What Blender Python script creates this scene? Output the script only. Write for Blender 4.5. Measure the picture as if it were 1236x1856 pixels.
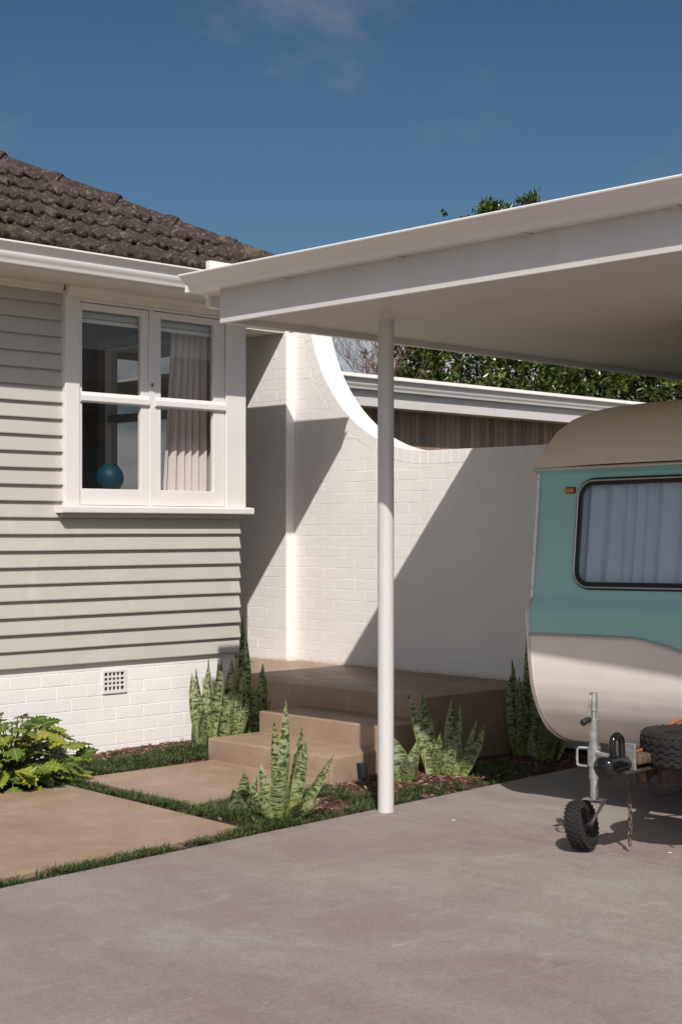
import bpy, bmesh, math, random
from mathutils import Vector, Matrix, Quaternion
random.seed(7)
R = random.random
def U(a, b): return a + (b - a) * random.random()
for o in list(bpy.data.objects): bpy.data.objects.remove(o)
S = bpy.context.scene
C = S.collection
# ------------------------------------------------------------------ camera
cd = bpy.data.cameras.new('camera'); cam = bpy.data.objects.new('camera', cd); C.objects.link(cam)
S.camera = cam
YAW = math.radians(45.98)
cam.location = (0, 0, 1.51)
cam.rotation_euler = (math.pi / 2, 0, YAW - math.pi / 2)
cd.sensor_fit = 'VERTICAL'; cd.sensor_height = 36; cd.lens = 36 * 2688.4 / 1856
cd.shift_y = 32 / 1856; cd.clip_start = 0.05; cd.clip_end = 3000
# ------------------------------------------------------------------ light
LD = Vector((0.70, 0.81, -1.0)).normalized()
sd = bpy.data.lights.new('sun', 'SUN'); sun = bpy.data.objects.new('sun', sd); C.objects.link(sun)
sun.rotation_euler = LD.to_track_quat('-Z', 'Y').to_euler()
sd.energy = 4.0; sd.angle = math.radians(0.53); sd.color = (1.0, 0.955, 0.90)
w = bpy.data.worlds.new('World'); S.world = w; w.use_nodes = True
nt = w.node_tree; nd = nt.nodes; lk = nt.links
for n in list(nd): nd.remove(n)
wo = nd.new('ShaderNodeOutputWorld'); bg = nd.new('ShaderNodeBackground'); sky = nd.new('ShaderNodeTexSky')
sky.sky_type = 'NISHITA'; sky.sun_disc = False
sky.sun_elevation = math.asin(-LD.z); sky.sun_rotation = math.atan2(-LD.x, -LD.y)
sky.altitude = 300; sky.air_density = 1.0; sky.dust_density = 3.0; sky.ozone_density = 3.0
bg.inputs['Strength'].default_value = 0.10
hs = nd.new('ShaderNodeHueSaturation'); hs.inputs['Saturation'].default_value = 0.98; hs.inputs['Hue'].default_value = 0.485; hs.inputs['Value'].default_value = 0.222
gm = nd.new('ShaderNodeGamma'); gm.inputs[1].default_value = 1.5; lk.new(sky.outputs[0], gm.inputs[0]); lk.new(gm.outputs[0], hs.inputs['Color'])
tc = nd.new('ShaderNodeTexCoord'); CLOUD = (6.08, 1.02, 2.22)
# thin drifting cloud over the whole dome and a low bank of cloud right round the horizon, brightened as fill light for the shade
def cloud_noise(scale, loc, detail, lo, hi, dist=0.0):
    mp = nd.new('ShaderNodeMapping'); mp.inputs['Scale'].default_value = scale; mp.inputs['Location'].default_value = loc; lk.new(tc.outputs['Generated'], mp.inputs[0])
    cn = nd.new('ShaderNodeTexNoise'); cn.inputs['Scale'].default_value = 1.0; cn.inputs['Detail'].default_value = detail; cn.inputs['Roughness'].default_value = 0.55; cn.inputs['Distortion'].default_value = dist
    lk.new(mp.outputs[0], cn.inputs['Vector']); mr = nd.new('ShaderNodeMapRange'); mr.interpolation_type = 'SMOOTHSTEP'
    mr.inputs[1].default_value = lo; mr.inputs[2].default_value = hi; lk.new(cn.outputs['Fac'], mr.inputs[0]); return mr.outputs[0]
def wmath(op, a_, b_):
    m_ = nd.new('ShaderNodeMath'); m_.operation = op
    for i_, v_ in enumerate((a_, b_)):
        if isinstance(v_, (int, float)): m_.inputs[i_].default_value = v_
        else: lk.new(v_, m_.inputs[i_])
    return m_.outputs[0]
sep = nd.new('ShaderNodeSeparateXYZ'); lk.new(tc.outputs['Generated'], sep.inputs[0])
high = wmath('MULTIPLY', cloud_noise((3.4, 3.4, 7.0), CLOUD, 7, 0.54, 0.80, 0.3), 0.7)
bank = nd.new('ShaderNodeMapRange'); bank.interpolation_type = 'SMOOTHSTEP'; bank.inputs[1].default_value = 0.175; bank.inputs[2].default_value = 0.085; lk.new(sep.outputs[2], bank.inputs[0])
low = wmath('MULTIPLY', bank.outputs[0], cloud_noise((7, 7, 22), (1.3, 0.4, 0.0), 6, 0.32, 0.60))
def sky_mix(fac, base_, col):
    mx = nd.new('ShaderNodeMix'); mx.data_type = 'RGBA'; lk.new(fac, mx.inputs['Factor']); lk.new(base_, mx.inputs[6]); mx.inputs[7].default_value = col; return mx
mx = sky_mix(high, hs.outputs[0], (2.6, 2.45, 2.5, 1)); mx = sky_mix(low, mx.outputs[2], (5.6, 5.35, 5.25, 1))
lk.new(mx.outputs[2], bg.inputs['Color']); lk.new(bg.outputs[0], wo.inputs[0])
S.view_settings.view_transform = 'Standard'; S.view_settings.look = 'None'
S.view_settings.exposure = 0.27; S.view_settings.gamma = 1.0; S.view_settings.use_curve_mapping = False
# ------------------------------------------------------------------ helpers
W = {}
def link(o, parent=None, local=False):
    C.objects.link(o)
    W[o] = o.matrix_basis.copy()
    if parent is not None:
        o.parent = parent
        if local: W[o] = W[parent] @ o.matrix_basis
        else: o.matrix_parent_inverse = W[parent].inverted()
    return o
def empty(name, loc=(0, 0, 0), rot=(0, 0, 0)):
    o = bpy.data.objects.new(name, None); o.location = loc; o.rotation_euler = rot
    o.empty_display_size = 0.1
    C.objects.link(o)
    from mathutils import Euler
    W[o] = Matrix.Translation(loc) @ Euler(rot).to_matrix().to_4x4()
    return o
def tag(o, label, cat, group=None):
    o['label'] = label; o['category'] = cat
    if group: o['group'] = group
    return o
def struct(o): o['kind'] = 'structure'; return o
def stuff(o): o['kind'] = 'stuff'; return o
def mk(name, vs, fs, mat, smooth=False, uvs=None, mids=None, mats=None):
    me = bpy.data.meshes.new(name); me.from_pydata([tuple(v) for v in vs], [], fs)
    for m in (mats or [mat]): me.materials.append(m)
    if mids: me.polygons.foreach_set('material_index', mids)
    if uvs:
        uv = me.uv_layers.new(name='UVMap')
        for l in me.loops: uv.data[l.index].uv = uvs[l.vertex_index]
    if smooth: me.polygons.foreach_set('use_smooth', [True] * len(me.polygons))
    me.update()
    return me
def ob(name, me, parent=None, loc=(0, 0, 0), local=False, mat4=None):
    o = bpy.data.objects.new(name, me)
    if mat4 is not None: o.matrix_basis = mat4
    else: o.location = loc
    return link(o, parent, local)
def add(name, vs, fs, mat, parent=None, smooth=False, uvs=None, local=False):
    return ob(name, mk(name, vs, fs, mat, smooth, uvs), parent, local=local)
def bevel_mesh(me, b, seg=2):
    bm = bmesh.new(); bm.from_mesh(me)
    bmesh.ops.recalc_face_normals(bm, faces=bm.faces)
    es = [e for e in bm.edges if len(e.link_faces) == 2 and e.calc_face_angle() > 0.5]
    bmesh.ops.bevel(bm, geom=es, offset=b, segments=seg, profile=0.5, affect='EDGES')
    bm.to_mesh(me); bm.free(); me.update()
def boxv(x0, x1, y0, y1, z0, z1):
    return [(x0, y0, z0), (x1, y0, z0), (x1, y1, z0), (x0, y1, z0), (x0, y0, z1), (x1, y0, z1), (x1, y1, z1), (x0, y1, z1)]
BF = [(0, 3, 2, 1), (4, 5, 6, 7), (0, 1, 5, 4), (1, 2, 6, 5), (2, 3, 7, 6), (3, 0, 4, 7)]
def box(name, x0, x1, y0, y1, z0, z1, mat, parent=None, bev=0, seg=2, local=False, sm=False):
    me = mk(name, boxv(x0, x1, y0, y1, z0, z1), BF, mat)
    if bev: bevel_mesh(me, bev, seg)
    if sm: me.polygons.foreach_set('use_smooth', [True] * len(me.polygons))
    return ob(name, me, parent, local=local)
def prism(name, prof, axis, a0, a1, mat, parent=None, smooth=False, local=False, bev=0):
    n = len(prof); vs = []
    for a in (a0, a1):
        for p, q in prof:
            vs.append((a, p, q) if axis == 'X' else (p, a, q) if axis == 'Y' else (p, q, a))
    fs = [(i, (i + 1) % n, n + (i + 1) % n, n + i) for i in range(n)] + [tuple(range(n - 1, -1, -1)), tuple(range(n, 2 * n))]
    me = mk(name, vs, fs, mat)
    bm = bmesh.new(); bm.from_mesh(me); bmesh.ops.recalc_face_normals(bm, faces=bm.faces); bm.to_mesh(me); bm.free()
    if bev: bevel_mesh(me, bev)
    if smooth:
        for p in me.polygons: p.use_smooth = len(p.vertices) == 4
        me.update()
        try: me.set_sharp_from_angle(angle=0.6)
        except Exception: pass
    return ob(name, me, parent, local=local)
class MB:
    def __init__(s): s.v = []; s.f = []; s.uv = []
    def add(s, vs, fs, uvs=None):
        k = len(s.v); s.v += vs; s.f += [tuple(i + k for i in f) for f in fs]
        if uvs: s.uv += uvs
        return s
    def box(s, *a): return s.add(boxv(*a), BF)
    def tube(s, path, r, n=10, caps=True):
        path = [Vector(p) for p in path]; m = len(path); k = len(s.v)
        rr = r if isinstance(r, (list, tuple)) else [r] * m
        t0 = (path[1] - path[0]).normalized(); nn = t0.orthogonal().normalized()
        for i, p in enumerate(path):
            t = (path[min(i + 1, m - 1)] - path[max(i - 1, 0)]).normalized()
            nn = (nn - t * nn.dot(t))
            nn = nn.normalized() if nn.length > 1e-6 else t.orthogonal().normalized()
            b = t.cross(nn)
            for j in range(n):
                a = 2 * math.pi * j / n
                s.v.append(tuple(p + (nn * math.cos(a) + b * math.sin(a)) * rr[i]))
        for i in range(m - 1):
            for j in range(n):
                s.f.append((k + i * n + j, k + i * n + (j + 1) % n, k + (i + 1) * n + (j + 1) % n, k + (i + 1) * n + j))
        if caps:
            s.f.append(tuple(k + j for j in range(n - 1, -1, -1))); s.f.append(tuple(k + (m - 1) * n + j for j in range(n)))
        return s
    def lathe(s, prof, o, ax, n=32):
        # prof: closed loop of (axial, radius)
        ax = Vector(ax).normalized(); e = ax.orthogonal().normalized(); g = ax.cross(e); o = Vector(o); k = len(s.v); m = len(prof)
        for j in range(n):
            a = 2 * math.pi * j / n; d = e * math.cos(a) + g * math.sin(a)
            for h, r in prof: s.v.append(tuple(o + ax * h + d * r))
        for j in range(n):
            for i in range(m):
                s.f.append((k + j * m + i, k + ((j + 1) % n) * m + i, k + ((j + 1) % n) * m + (i + 1) % m, k + j * m + (i + 1) % m))
        return s
    def build(s, name, mat, parent=None, smooth=False, local=False, angle=0.7):
        me = mk(name, s.v, s.f, mat, smooth, s.uv or None)
        bm = bmesh.new(); bm.from_mesh(me); bmesh.ops.recalc_face_normals(bm, faces=bm.faces); bm.to_mesh(me); bm.free()
        if smooth:
            try: me.set_sharp_from_angle(angle=angle)
            except Exception: pass
        return ob(name, me, parent, local=local)
def smooth_path(pts, n=6):
    pts = [Vector(p) for p in pts]; out = []
    for i in range(len(pts) - 1):
        p0 = pts[max(i - 1, 0)]; p1 = pts[i]; p2 = pts[i + 1]; p3 = pts[min(i + 2, len(pts) - 1)]
        for k in range(n):
            t = k / n
            out.append(0.5 * ((2 * p1) + (p2 - p0) * t + (2 * p0 - 5 * p1 + 4 * p2 - p3) * t * t + (3 * p1 - p0 - 3 * p2 + p3) * t ** 3))
    out.append(pts[-1]); return out
# ------------------------------------------------------------------ materials
class NM:
    def __init__(s, name):
        s.m = bpy.data.materials.new(name); s.m.use_nodes = True
        s.t = s.m.node_tree; s.n = s.t.nodes; s.b = s.n['Principled BSDF']; s.o = s.n['Material Output']
    def N(s, t, **k):
        n = s.n.new(t)
        for a, b in k.items():
            if a in n.inputs: n.inputs[a].default_value = b
            else: setattr(n, a, b)
        return n
    def L(s, a, b): s.t.links.new(a, b)
    def coord(s, kind='Object', scale=(1, 1, 1)):
        if kind == 'World': c = s.N('ShaderNodeNewGeometry').outputs['Position']
        else: c = s.N('ShaderNodeTexCoord').outputs[kind]
        m = s.N('ShaderNodeMapping'); m.inputs['Scale'].default_value = scale; s.L(c, m.inputs[0]); return m.outputs[0]
    def noise(s, vec, scale, detail=4, rough=0.55, dist=0):
        n = s.N('ShaderNodeTexNoise'); n.inputs['Scale'].default_value = scale; n.inputs['Detail'].default_value = detail
        n.inputs['Roughness'].default_value = rough; n.inputs['Distortion'].default_value = dist; s.L(vec, n.inputs['Vector']); return n.outputs['Fac']
    def ramp(s, fac, stops):
        r = s.N('ShaderNodeValToRGB'); e = r.color_ramp.elements
        while len(e) < len(stops): e.new(0.5)
        for i, (p, c) in enumerate(stops): e[i].position = p; e[i].color = (c if isinstance(c, tuple) else (c, c, c)) + (1,) if not (isinstance(c, tuple) and len(c) == 4) else c
        s.L(fac, r.inputs[0]); return r.outputs[0]
    def mix(s, fac, a, b, mode='MIX'):
        m = s.N('ShaderNodeMix'); m.data_type = 'RGBA'; m.blend_type = mode
        if isinstance(fac, (int, float)): m.inputs[0].default_value = fac
        else: s.L(fac, m.inputs[0])
        for i, c in ((6, a), (7, b)):
            if isinstance(c, tuple): m.inputs[i].default_value = c + (1,)
            else: s.L(c, m.inputs[i])
        return m.outputs[2]
    def bump(s, h, strength=0.3, dist=0.01):
        b = s.N('ShaderNodeBump'); b.inputs['Strength'].default_value = strength; b.inputs['Distance'].default_value = dist
        s.L(h, b.inputs['Height']); s.L(b.outputs[0], s.b.inputs['Normal']); return s
    def base(s, c, rough=0.6, metal=0, spec=0.5):
        if isinstance(c, tuple): s.b.inputs['Base Color'].default_value = c + (1,)
        else: s.L(c, s.b.inputs['Base Color'])
        s.b.inputs['Roughness'].default_value = rough; s.b.inputs['Metallic'].default_value = metal
        s.b.inputs['Specular IOR Level'].default_value = spec; return s
def paint(name, col, rough=0.45, var=0.06, bump=0.08, scale=3.0, dirt=None):
    a = NM(name); v = a.coord('World'); n = a.noise(v, scale, 6, 0.6)
    d = tuple(x * (1 - var) for x in col); c = a.mix(a.ramp(n, [(0.35, 0.0), (0.65, 1.0)]), d, col)
    if dirt:
        n2 = a.noise(a.coord('World', (1, 1, 0.35)), 5.0, 8, 0.7)
        c = a.mix(a.ramp(n2, [(0.56, 0.0), (0.75, dirt[1])]), c, dirt[0])
    a.base(c, rough); f = a.noise(v, 90, 3, 0.6); a.bump(f, bump, 0.004); return a.m
M = {}
M['white'] = paint('white_paint', (0.70, 0.67, 0.645), 0.4, 0.05)
M['white_steel'] = paint('white_steel_paint', (0.55, 0.535, 0.52), 0.32, 0.04, 0.03, dirt=((0.5, 0.46, 0.4), 0.12))
M['fascia'] = paint('fascia_paint', (0.60, 0.575, 0.55), 0.42, 0.06, dirt=((0.42, 0.38, 0.32), 0.3))
M['soffit'] = paint('soffit_paint', (0.60, 0.565, 0.50), 0.6, 0.05, 0.05, dirt=((0.5, 0.46, 0.38), 0.12))
M['eave'] = paint('eave_cream_paint', (0.74, 0.69, 0.60), 0.6, 0.05)
M['gutter'] = paint('gutter_paint', (0.76, 0.73, 0.70), 0.34, 0.04, 0.03, dirt=((0.45, 0.42, 0.36), 0.15))
M['board'] = paint('weatherboard_paint', (0.44, 0.42, 0.38), 0.5, 0.06, 0.12, 2.0, dirt=((0.62, 0.55, 0.48), 0.4))
def brick_mat(name, col):
    a = NM(name); v = a.coord('World'); n = a.noise(v, 2.2, 6, 0.6)
    c = a.mix(a.ramp(n, [(0.3, 0.0), (0.7, 1.0)]), tuple(x * 0.92 for x in col), col)
    oi = a.N('ShaderNodeObjectInfo'); c = a.mix(a.ramp(oi.outputs['Random'], [(0, 0.0), (1, 0.10)]), c, (0.66, 0.60, 0.56))
    n2 = a.noise(a.coord('World', (1, 1, 0.5)), 7, 8, 0.7); c = a.mix(a.ramp(n2, [(0.60, 0.0), (0.8, 0.35)]), c, (0.55, 0.49, 0.43))
    sx = a.N('ShaderNodeSeparateXYZ'); a.L(a.N('ShaderNodeNewGeometry').outputs['Position'], sx.inputs[0])
    sp_ = a.noise(a.coord('World', (1, 1, 2.0)), 16, 8, 0.75); hh_ = a.N('ShaderNodeMath'); hh_.operation = 'MULTIPLY_ADD'; a.L(sp_, hh_.inputs[0]); hh_.inputs[1].default_value = -0.11; a.L(sx.outputs[2], hh_.inputs[2])
    c = a.mix(a.ramp(hh_.outputs[0], [(0.365, 0.75), (0.405, 0.0)]), c, (0.50, 0.38, 0.27)) if name == 'painted_brick' else c   # rain splash along the foot of the wall
    a.base(c, 0.55); h = a.noise(v, 22, 7, 0.62); a.bump(h, 0.30, 0.005); return a.m
M['brick'] = brick_mat('painted_brick', (0.80, 0.772, 0.745))
def concrete(name, stops, scale=1.2, fine=(0.12, 0.1), rough=0.6, streak=(1, 1, 1), bump=0.12, mid=0.3):
    a = NM(name); v = a.coord('World', streak); n = a.noise(v, scale, 10, 0.66, 0.5)
    c = a.ramp(n, stops)
    m1 = a.noise(a.coord('World', (2.2, 0.9, 1)), 4.0, 9, 0.72, 0.6); c = a.mix(a.ramp(m1, [(0.36, mid), (0.52, 0.0)]), c, tuple(x * 0.62 for x in stops[0][1]))
    m2 = a.noise(a.coord('World', (0.9, 2.4, 1)), 3.1, 9, 0.74, 0.7); c = a.mix(a.ramp(m2, [(0.52, 0.0), (0.68, mid)]), c, tuple(min(1, x * 1.5) for x in stops[-1][1]))
    n3 = a.noise(a.coord('World'), 55, 5, 0.75); c = a.mix(a.ramp(n3, [(0.38, fine[0]), (0.55, 0.0)]), c, (0.09, 0.075, 0.068))
    n4 = a.noise(a.coord('World', (1, 3.5, 1)), 7.0, 10, 0.8, 1.2); c = a.mix(a.ramp(n4, [(0.60, 0.0), (0.70, fine[1])]), c, (0.60, 0.57, 0.53))
    n5 = a.noise(a.coord('World'), 130, 2, 0.5); c = a.mix(a.ramp(n5, [(0.70, 0.0), (0.75, 0.5)]), c, (0.55, 0.5, 0.46))
    n6 = a.noise(a.coord('World'), 34, 3, 0.5); c = a.mix(a.ramp(n6, [(0.22, 0.6), (0.26, 0.0)]), c, (0.07, 0.055, 0.045))
    a.base(c, rough, spec=0.35)
    rr = a.ramp(m1, [(0.3, rough - 0.14), (0.7, rough + 0.16)]); a.L(rr, a.b.inputs['Roughness'])
    a.bump(a.noise(a.coord('World'), 70, 7, 0.75), bump, 0.005); return a.m
M['drive'] = concrete('driveway_concrete', [(0.30, (0.235, 0.180, 0.168)), (0.46, (0.255, 0.205, 0.190)), (0.55, (0.270, 0.235, 0.212)), (0.68, (0.295, 0.275, 0.245))], 0.9, (0.30, 0.40), 0.62, (1.5, 0.75, 1), 0.2, 0.2)
M['tan'] = concrete('tan_concrete', [(0.30, (0.245, 0.165, 0.108)), (0.5, (0.30, 0.208, 0.142)), (0.70, (0.345, 0.255, 0.188))], 1.8, (0.16, 0.16), 0.5, (1, 1, 1), 0.10, 0.2)
M['soil'] = NM('dark_soil').base((0.05, 0.035, 0.025), 0.95).m
a = NM('ground_soil'); a.base(a.ramp(a.noise(a.coord('World'), 0.6, 6), [(0.35, (0.06, 0.07, 0.03)), (0.7, (0.12, 0.11, 0.06))]), 0.95); M['ground'] = a.m
a = NM('bark_chip'); oi = a.N('ShaderNodeNewGeometry')
a.base(a.ramp(oi.outputs['Random Per Island'], [(0, (0.05, 0.022, 0.014)), (0.5, (0.12, 0.05, 0.034)), (0.88, (0.19, 0.085, 0.055)), (1, (0.36, 0.26, 0.2))]), 0.85); M['mulch'] = a.m
a = NM('mulch_bed'); n = a.noise(a.coord('World'), 70, 5, 0.8)
a.base(a.ramp(n, [(0.35, (0.02, 0.012, 0.009)), (0.55, (0.08, 0.036, 0.025)), (0.75, (0.15, 0.075, 0.05))]), 0.95); a.bump(n, 1.0, 0.03); M['bed'] = a.m
a = NM('mondo_grass'); g = a.N('ShaderNodeNewGeometry')
c = a.ramp(g.outputs['Random Per Island'], [(0, (0.016, 0.030, 0.010)), (0.5, (0.042, 0.068, 0.020)), (0.9, (0.085, 0.12, 0.035)), (1, (0.19, 0.165, 0.07))])
a.base(c, 0.5, spec=0.3); M['mondo'] = a.m
def leafy(name, c, rough=0.4, trans=0.25, tcol=None, spec=0.4):
    a = NM(name); a.base(c(a) if callable(c) else c, rough, spec=spec)
    t = a.N('ShaderNodeBsdfTranslucent'); mx = a.N('ShaderNodeMixShader'); mx.inputs[0].default_value = trans
    src = a.b.inputs['Base Color']
    if src.is_linked: a.L(src.links[0].from_socket, t.inputs[0])
    else: t.inputs[0].default_value = src.default_value
    a.L(a.b.outputs[0], mx.inputs[1]); a.L(t.outputs[0], mx.inputs[2]); a.L(mx.outputs[0], a.o.inputs[0]); return a
def snake(a):
    uv = a.N('ShaderNodeUVMap'); uv.uv_map = 'UVMap'
    oi = a.N('ShaderNodeObjectInfo')
    ad = a.N('ShaderNodeVectorMath'); ad.operation = 'ADD'; cx = a.N('ShaderNodeCombineXYZ'); a.L(oi.outputs['Random'], cx.inputs[0])
    ml = a.N('ShaderNodeMath'); ml.operation = 'MULTIPLY'; ml.inputs[1].default_value = 13.0; a.L(oi.outputs['Random'], ml.inputs[0]); a.L(ml.outputs[0], cx.inputs[2])
    a.L(uv.outputs[0], ad.inputs[0]); a.L(cx.outputs[0], ad.inputs[1])
    mp = a.N('ShaderNodeMapping'); mp.inputs['Scale'].default_value = (1.1, 22, 1); a.L(ad.outputs[0], mp.inputs[0])
    n = a.noise(mp.outputs[0], 1.5, 3, 0.6, 0.8)
    band = a.ramp(n, [(0.40, (0.026, 0.040, 0.015)), (0.46, (0.055, 0.078, 0.032)), (0.51, (0.18, 0.205, 0.095)), (0.66, (0.29, 0.305, 0.17))])
    sp = a.N('ShaderNodeSeparateXYZ'); a.L(uv.outputs[0], sp.inputs[0])
    lo = a.ramp(sp.outputs[1], [(0.05, 0.85), (0.45, 0.0)])
    c = a.mix(lo, band, a.mix(a.ramp(n, [(0.42, 0.0), (0.56, 1.0)]), (0.09, 0.125, 0.02), (0.22, 0.27, 0.045)))
    ed = a.N('ShaderNodeMath'); ed.operation = 'PINGPONG'; ed.inputs[1].default_value = 0.5; a.L(sp.outputs[0], ed.inputs[0])
    return a.mix(a.ramp(ed.outputs[0], [(0.03, 0.75), (0.09, 0.0)]), c, (0.26, 0.28, 0.08))
M['snake'] = leafy('snake_plant_leaf', snake, 0.42, 0.06, spec=0.35).m
def phil(a):
    oi = a.N('ShaderNodeObjectInfo')
    c = a.ramp(oi.outputs['Random'], [(0, (0.035, 0.065, 0.012)), (0.4, (0.095, 0.15, 0.022)), (0.8, (0.20, 0.245, 0.03)), (1, (0.32, 0.28, 0.04))])
    uv = a.N('ShaderNodeUVMap'); uv.uv_map = 'UVMap'; sp = a.N('ShaderNodeSeparateXYZ'); a.L(uv.outputs[0], sp.inputs[0])
    pp = a.N('ShaderNodeMath'); pp.operation = 'PINGPONG'; pp.inputs[1].default_value = 0.5; a.L(sp.outputs[0], pp.inputs[0])
    return a.mix(a.ramp(pp.outputs[0], [(0.43, 0.0), (0.5, 0.6)]), c, (0.36, 0.40, 0.12))
M['phil'] = leafy('philodendron_leaf', phil, 0.3, 0.22, spec=0.5).m
M['stem'] = NM('green_stem').base((0.10, 0.12, 0.03), 0.5).m
def treeleaf(a):
    g = a.N('ShaderNodeNewGeometry'); cn_ = a.noise(a.coord('World'), 1.6, 3, 0.5)
    mm = a.N('ShaderNodeMath'); mm.operation = 'MULTIPLY_ADD'; a.L(g.outputs['Random Per Island'], mm.inputs[0]); mm.inputs[1].default_value = 0.6
    m2 = a.N('ShaderNodeMath'); m2.operation = 'MULTIPLY_ADD'; a.L(cn_, m2.inputs[0]); m2.inputs[1].default_value = 1.6; m2.inputs[2].default_value = -0.6; a.L(m2.outputs[0], mm.inputs[2])
    return a.ramp(mm.outputs[0], [(0, (0.02, 0.034, 0.008)), (0.5, (0.06, 0.088, 0.016)), (0.85, (0.12, 0.15, 0.026)), (1, (0.20, 0.19, 0.04))])
M['tree'] = leafy('evergreen_leaf', treeleaf, 0.3, 0.15, spec=0.5).m
def coplleaf(a):
    g = a.N('ShaderNodeNewGeometry')
    return a.ramp(g.outputs['Random Per Island'], [(0, (0.05, 0.03, 0.012)), (0.5, (0.11, 0.07, 0.02)), (1, (0.16, 0.13, 0.03))])
M['bronze'] = leafy('bronze_leaf', coplleaf, 0.35, 0.15).m
a = NM('tree_bark'); a.base(a.ramp(a.noise(a.coord('World', (6, 6, 1)), 5, 5), [(0.3, (0.05, 0.035, 0.03)), (0.7, (0.12, 0.085, 0.07))]), 0.9); M['bark'] = a.m
M['twig'] = NM('reddish_twig').base((0.13, 0.075, 0.068), 0.85).m
a = NM('roof_tile_concrete'); v = a.coord('World'); n = a.noise(v, 14, 8, 0.7)
c = a.ramp(n, [(0.3, (0.032, 0.024, 0.020)), (0.55, (0.060, 0.046, 0.039)), (0.75, (0.085, 0.068, 0.058))])
n2 = a.noise(v, 5.5, 9, 0.78, 0.5); c = a.mix(a.ramp(n2, [(0.55, 0.0), (0.63, 0.75)]), c, (0.185, 0.155, 0.105))
n3 = a.noise(v, 38, 6, 0.75); c = a.mix(a.ramp(n3, [(0.56, 0.0), (0.63, 0.75)]), c, (0.30, 0.25, 0.165))
n4 = a.noise(v, 9, 6, 0.7); c = a.mix(a.ramp(n4, [(0.66, 0.0), (0.74, 0.7)]), c, (0.22, 0.115, 0.04))
a.base(c, 0.92, spec=0.2); a.bump(a.noise(v, 60, 8, 0.8), 0.9, 0.02); M['tile'] = a.m
a = NM('lichen'); v = a.coord('World'); a.base(a.ramp(a.noise(v, 30, 6, 0.75), [(0.3, (0.022, 0.017, 0.013)), (0.56, (0.05, 0.04, 0.028)), (0.72, (0.17, 0.145, 0.09))]), 1.0, spec=0.1); a.bump(a.noise(v, 90, 6, 0.8), 1.0, 0.02); M['lichen'] = a.m
a = NM('hip_mortar'); v = a.coord('World'); a.base(a.ramp(a.noise(v, 12, 7, 0.7), [(0.3, (0.052, 0.036, 0.030)), (0.7, (0.088, 0.064, 0.054))]), 0.95, spec=0.2); a.bump(a.noise(v, 40, 6, 0.7), 0.5, 0.01); M['mortar'] = a.m
def glass(name, tint=(0.8, 0.85, 0.85), ior=1.5):
    m = bpy.data.materials.new(name); m.use_nodes = True; t = m.node_tree
    for n in list(t.nodes): t.nodes.remove(n)
    N_ = t.nodes.new; lk_ = t.links.new
    o = N_('ShaderNodeOutputMaterial'); tr = N_('ShaderNodeBsdfTransparent'); gl = N_('ShaderNodeBsdfGlossy'); mx = N_('ShaderNodeMixShader'); lw = N_('ShaderNodeLayerWeight')
    lw.inputs[0].default_value = 0.5; pw = N_('ShaderNodeMath'); pw.operation = 'POWER'; pw.inputs[1].default_value = 5.0; lk_(lw.outputs['Facing'], pw.inputs[0])
    f0 = 2 * ((ior - 1) / (ior + 1)) ** 2; mr = N_('ShaderNodeMapRange'); mr.inputs[3].default_value = f0; mr.inputs[4].default_value = 1.0; lk_(pw.outputs[0], mr.inputs[0])
    tr.inputs[0].default_value = tint + (1,); gl.inputs['Roughness'].default_value = 0.01
    lk_(mr.outputs[0], mx.inputs[0]); lk_(tr.outputs[0], mx.inputs[1]); lk_(gl.outputs[0], mx.inputs[2]); lk_(mx.outputs[0], o.inputs[0])
    return m
M['glass'] = glass('window_glass', (0.93, 0.95, 0.94), 1.52)
M['vanglass'] = glass('caravan_glass', (0.90, 0.93, 0.95), 1.75)
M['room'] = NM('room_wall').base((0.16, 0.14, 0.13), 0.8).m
M['blind'] = NM('blind_fabric').base((0.42, 0.42, 0.40), 0.7).m
a = leafy('curtain_fabric', (0.82, 0.72, 0.70), 0.85, 0.3); M['curtain'] = a.m
a = leafy('caravan_curtain_fabric', (0.72, 0.76, 0.82), 0.85, 0.2); M['vcurtain'] = a.m
a = NM('globe_print'); v = a.coord('Object'); n = a.noise(v, 9, 4, 0.5)
a.base(a.mix(a.ramp(n, [(0.56, 0.0), (0.60, 1.0)]), (0.004, 0.034, 0.060), (0.018, 0.032, 0.032)), 0.5, spec=0.2); M['globe'] = a.m
def van_paint(name, col, rough, fade):
    a = NM(name); v = a.coord('Object', (1, 1, 1)); n = a.noise(v, 2.5, 5, 0.6)
    c = a.mix(a.ramp(n, [(0.3, 0.0), (0.7, 1.0)]), col, fade)
    n2 = a.noise(v, 30, 6, 0.8); c = a.mix(a.ramp(n2, [(0.66, 0.0), (0.78, 0.25)]), c, (0.25, 0.2, 0.16))
    a.base(c, rough); dn = a.noise(a.coord('Object', (1, 0.6, 1.4)), 3.2, 3, 0.5); fn = a.noise(a.coord('Object', (1, 0.25, 3)), 30, 4, 0.6)
    sm_ = a.N('ShaderNodeMath'); sm_.operation = 'MULTIPLY_ADD'; a.L(fn, sm_.inputs[0]); sm_.inputs[1].default_value = 0.06; a.L(dn, sm_.inputs[2]); a.bump(sm_.outputs[0], 0.22, 0.03); return a.m
M['teal'] = van_paint('teal_paint', (0.25, 0.50, 0.46), 0.36, (0.31, 0.53, 0.505))
M['cream'] = van_paint('cream_paint', (0.70, 0.62, 0.555), 0.36, (0.74, 0.68, 0.63))
M['roofcream'] = van_paint('faded_roof_cream_paint', (0.74, 0.61, 0.49), 0.5, (0.79, 0.69, 0.58))
M['alu'] = NM('aluminium_trim').base((0.62, 0.58, 0.55), 0.35, 0.85).m
M['rubber'] = NM('black_rubber').base((0.012, 0.012, 0.012), 0.55).m
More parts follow.
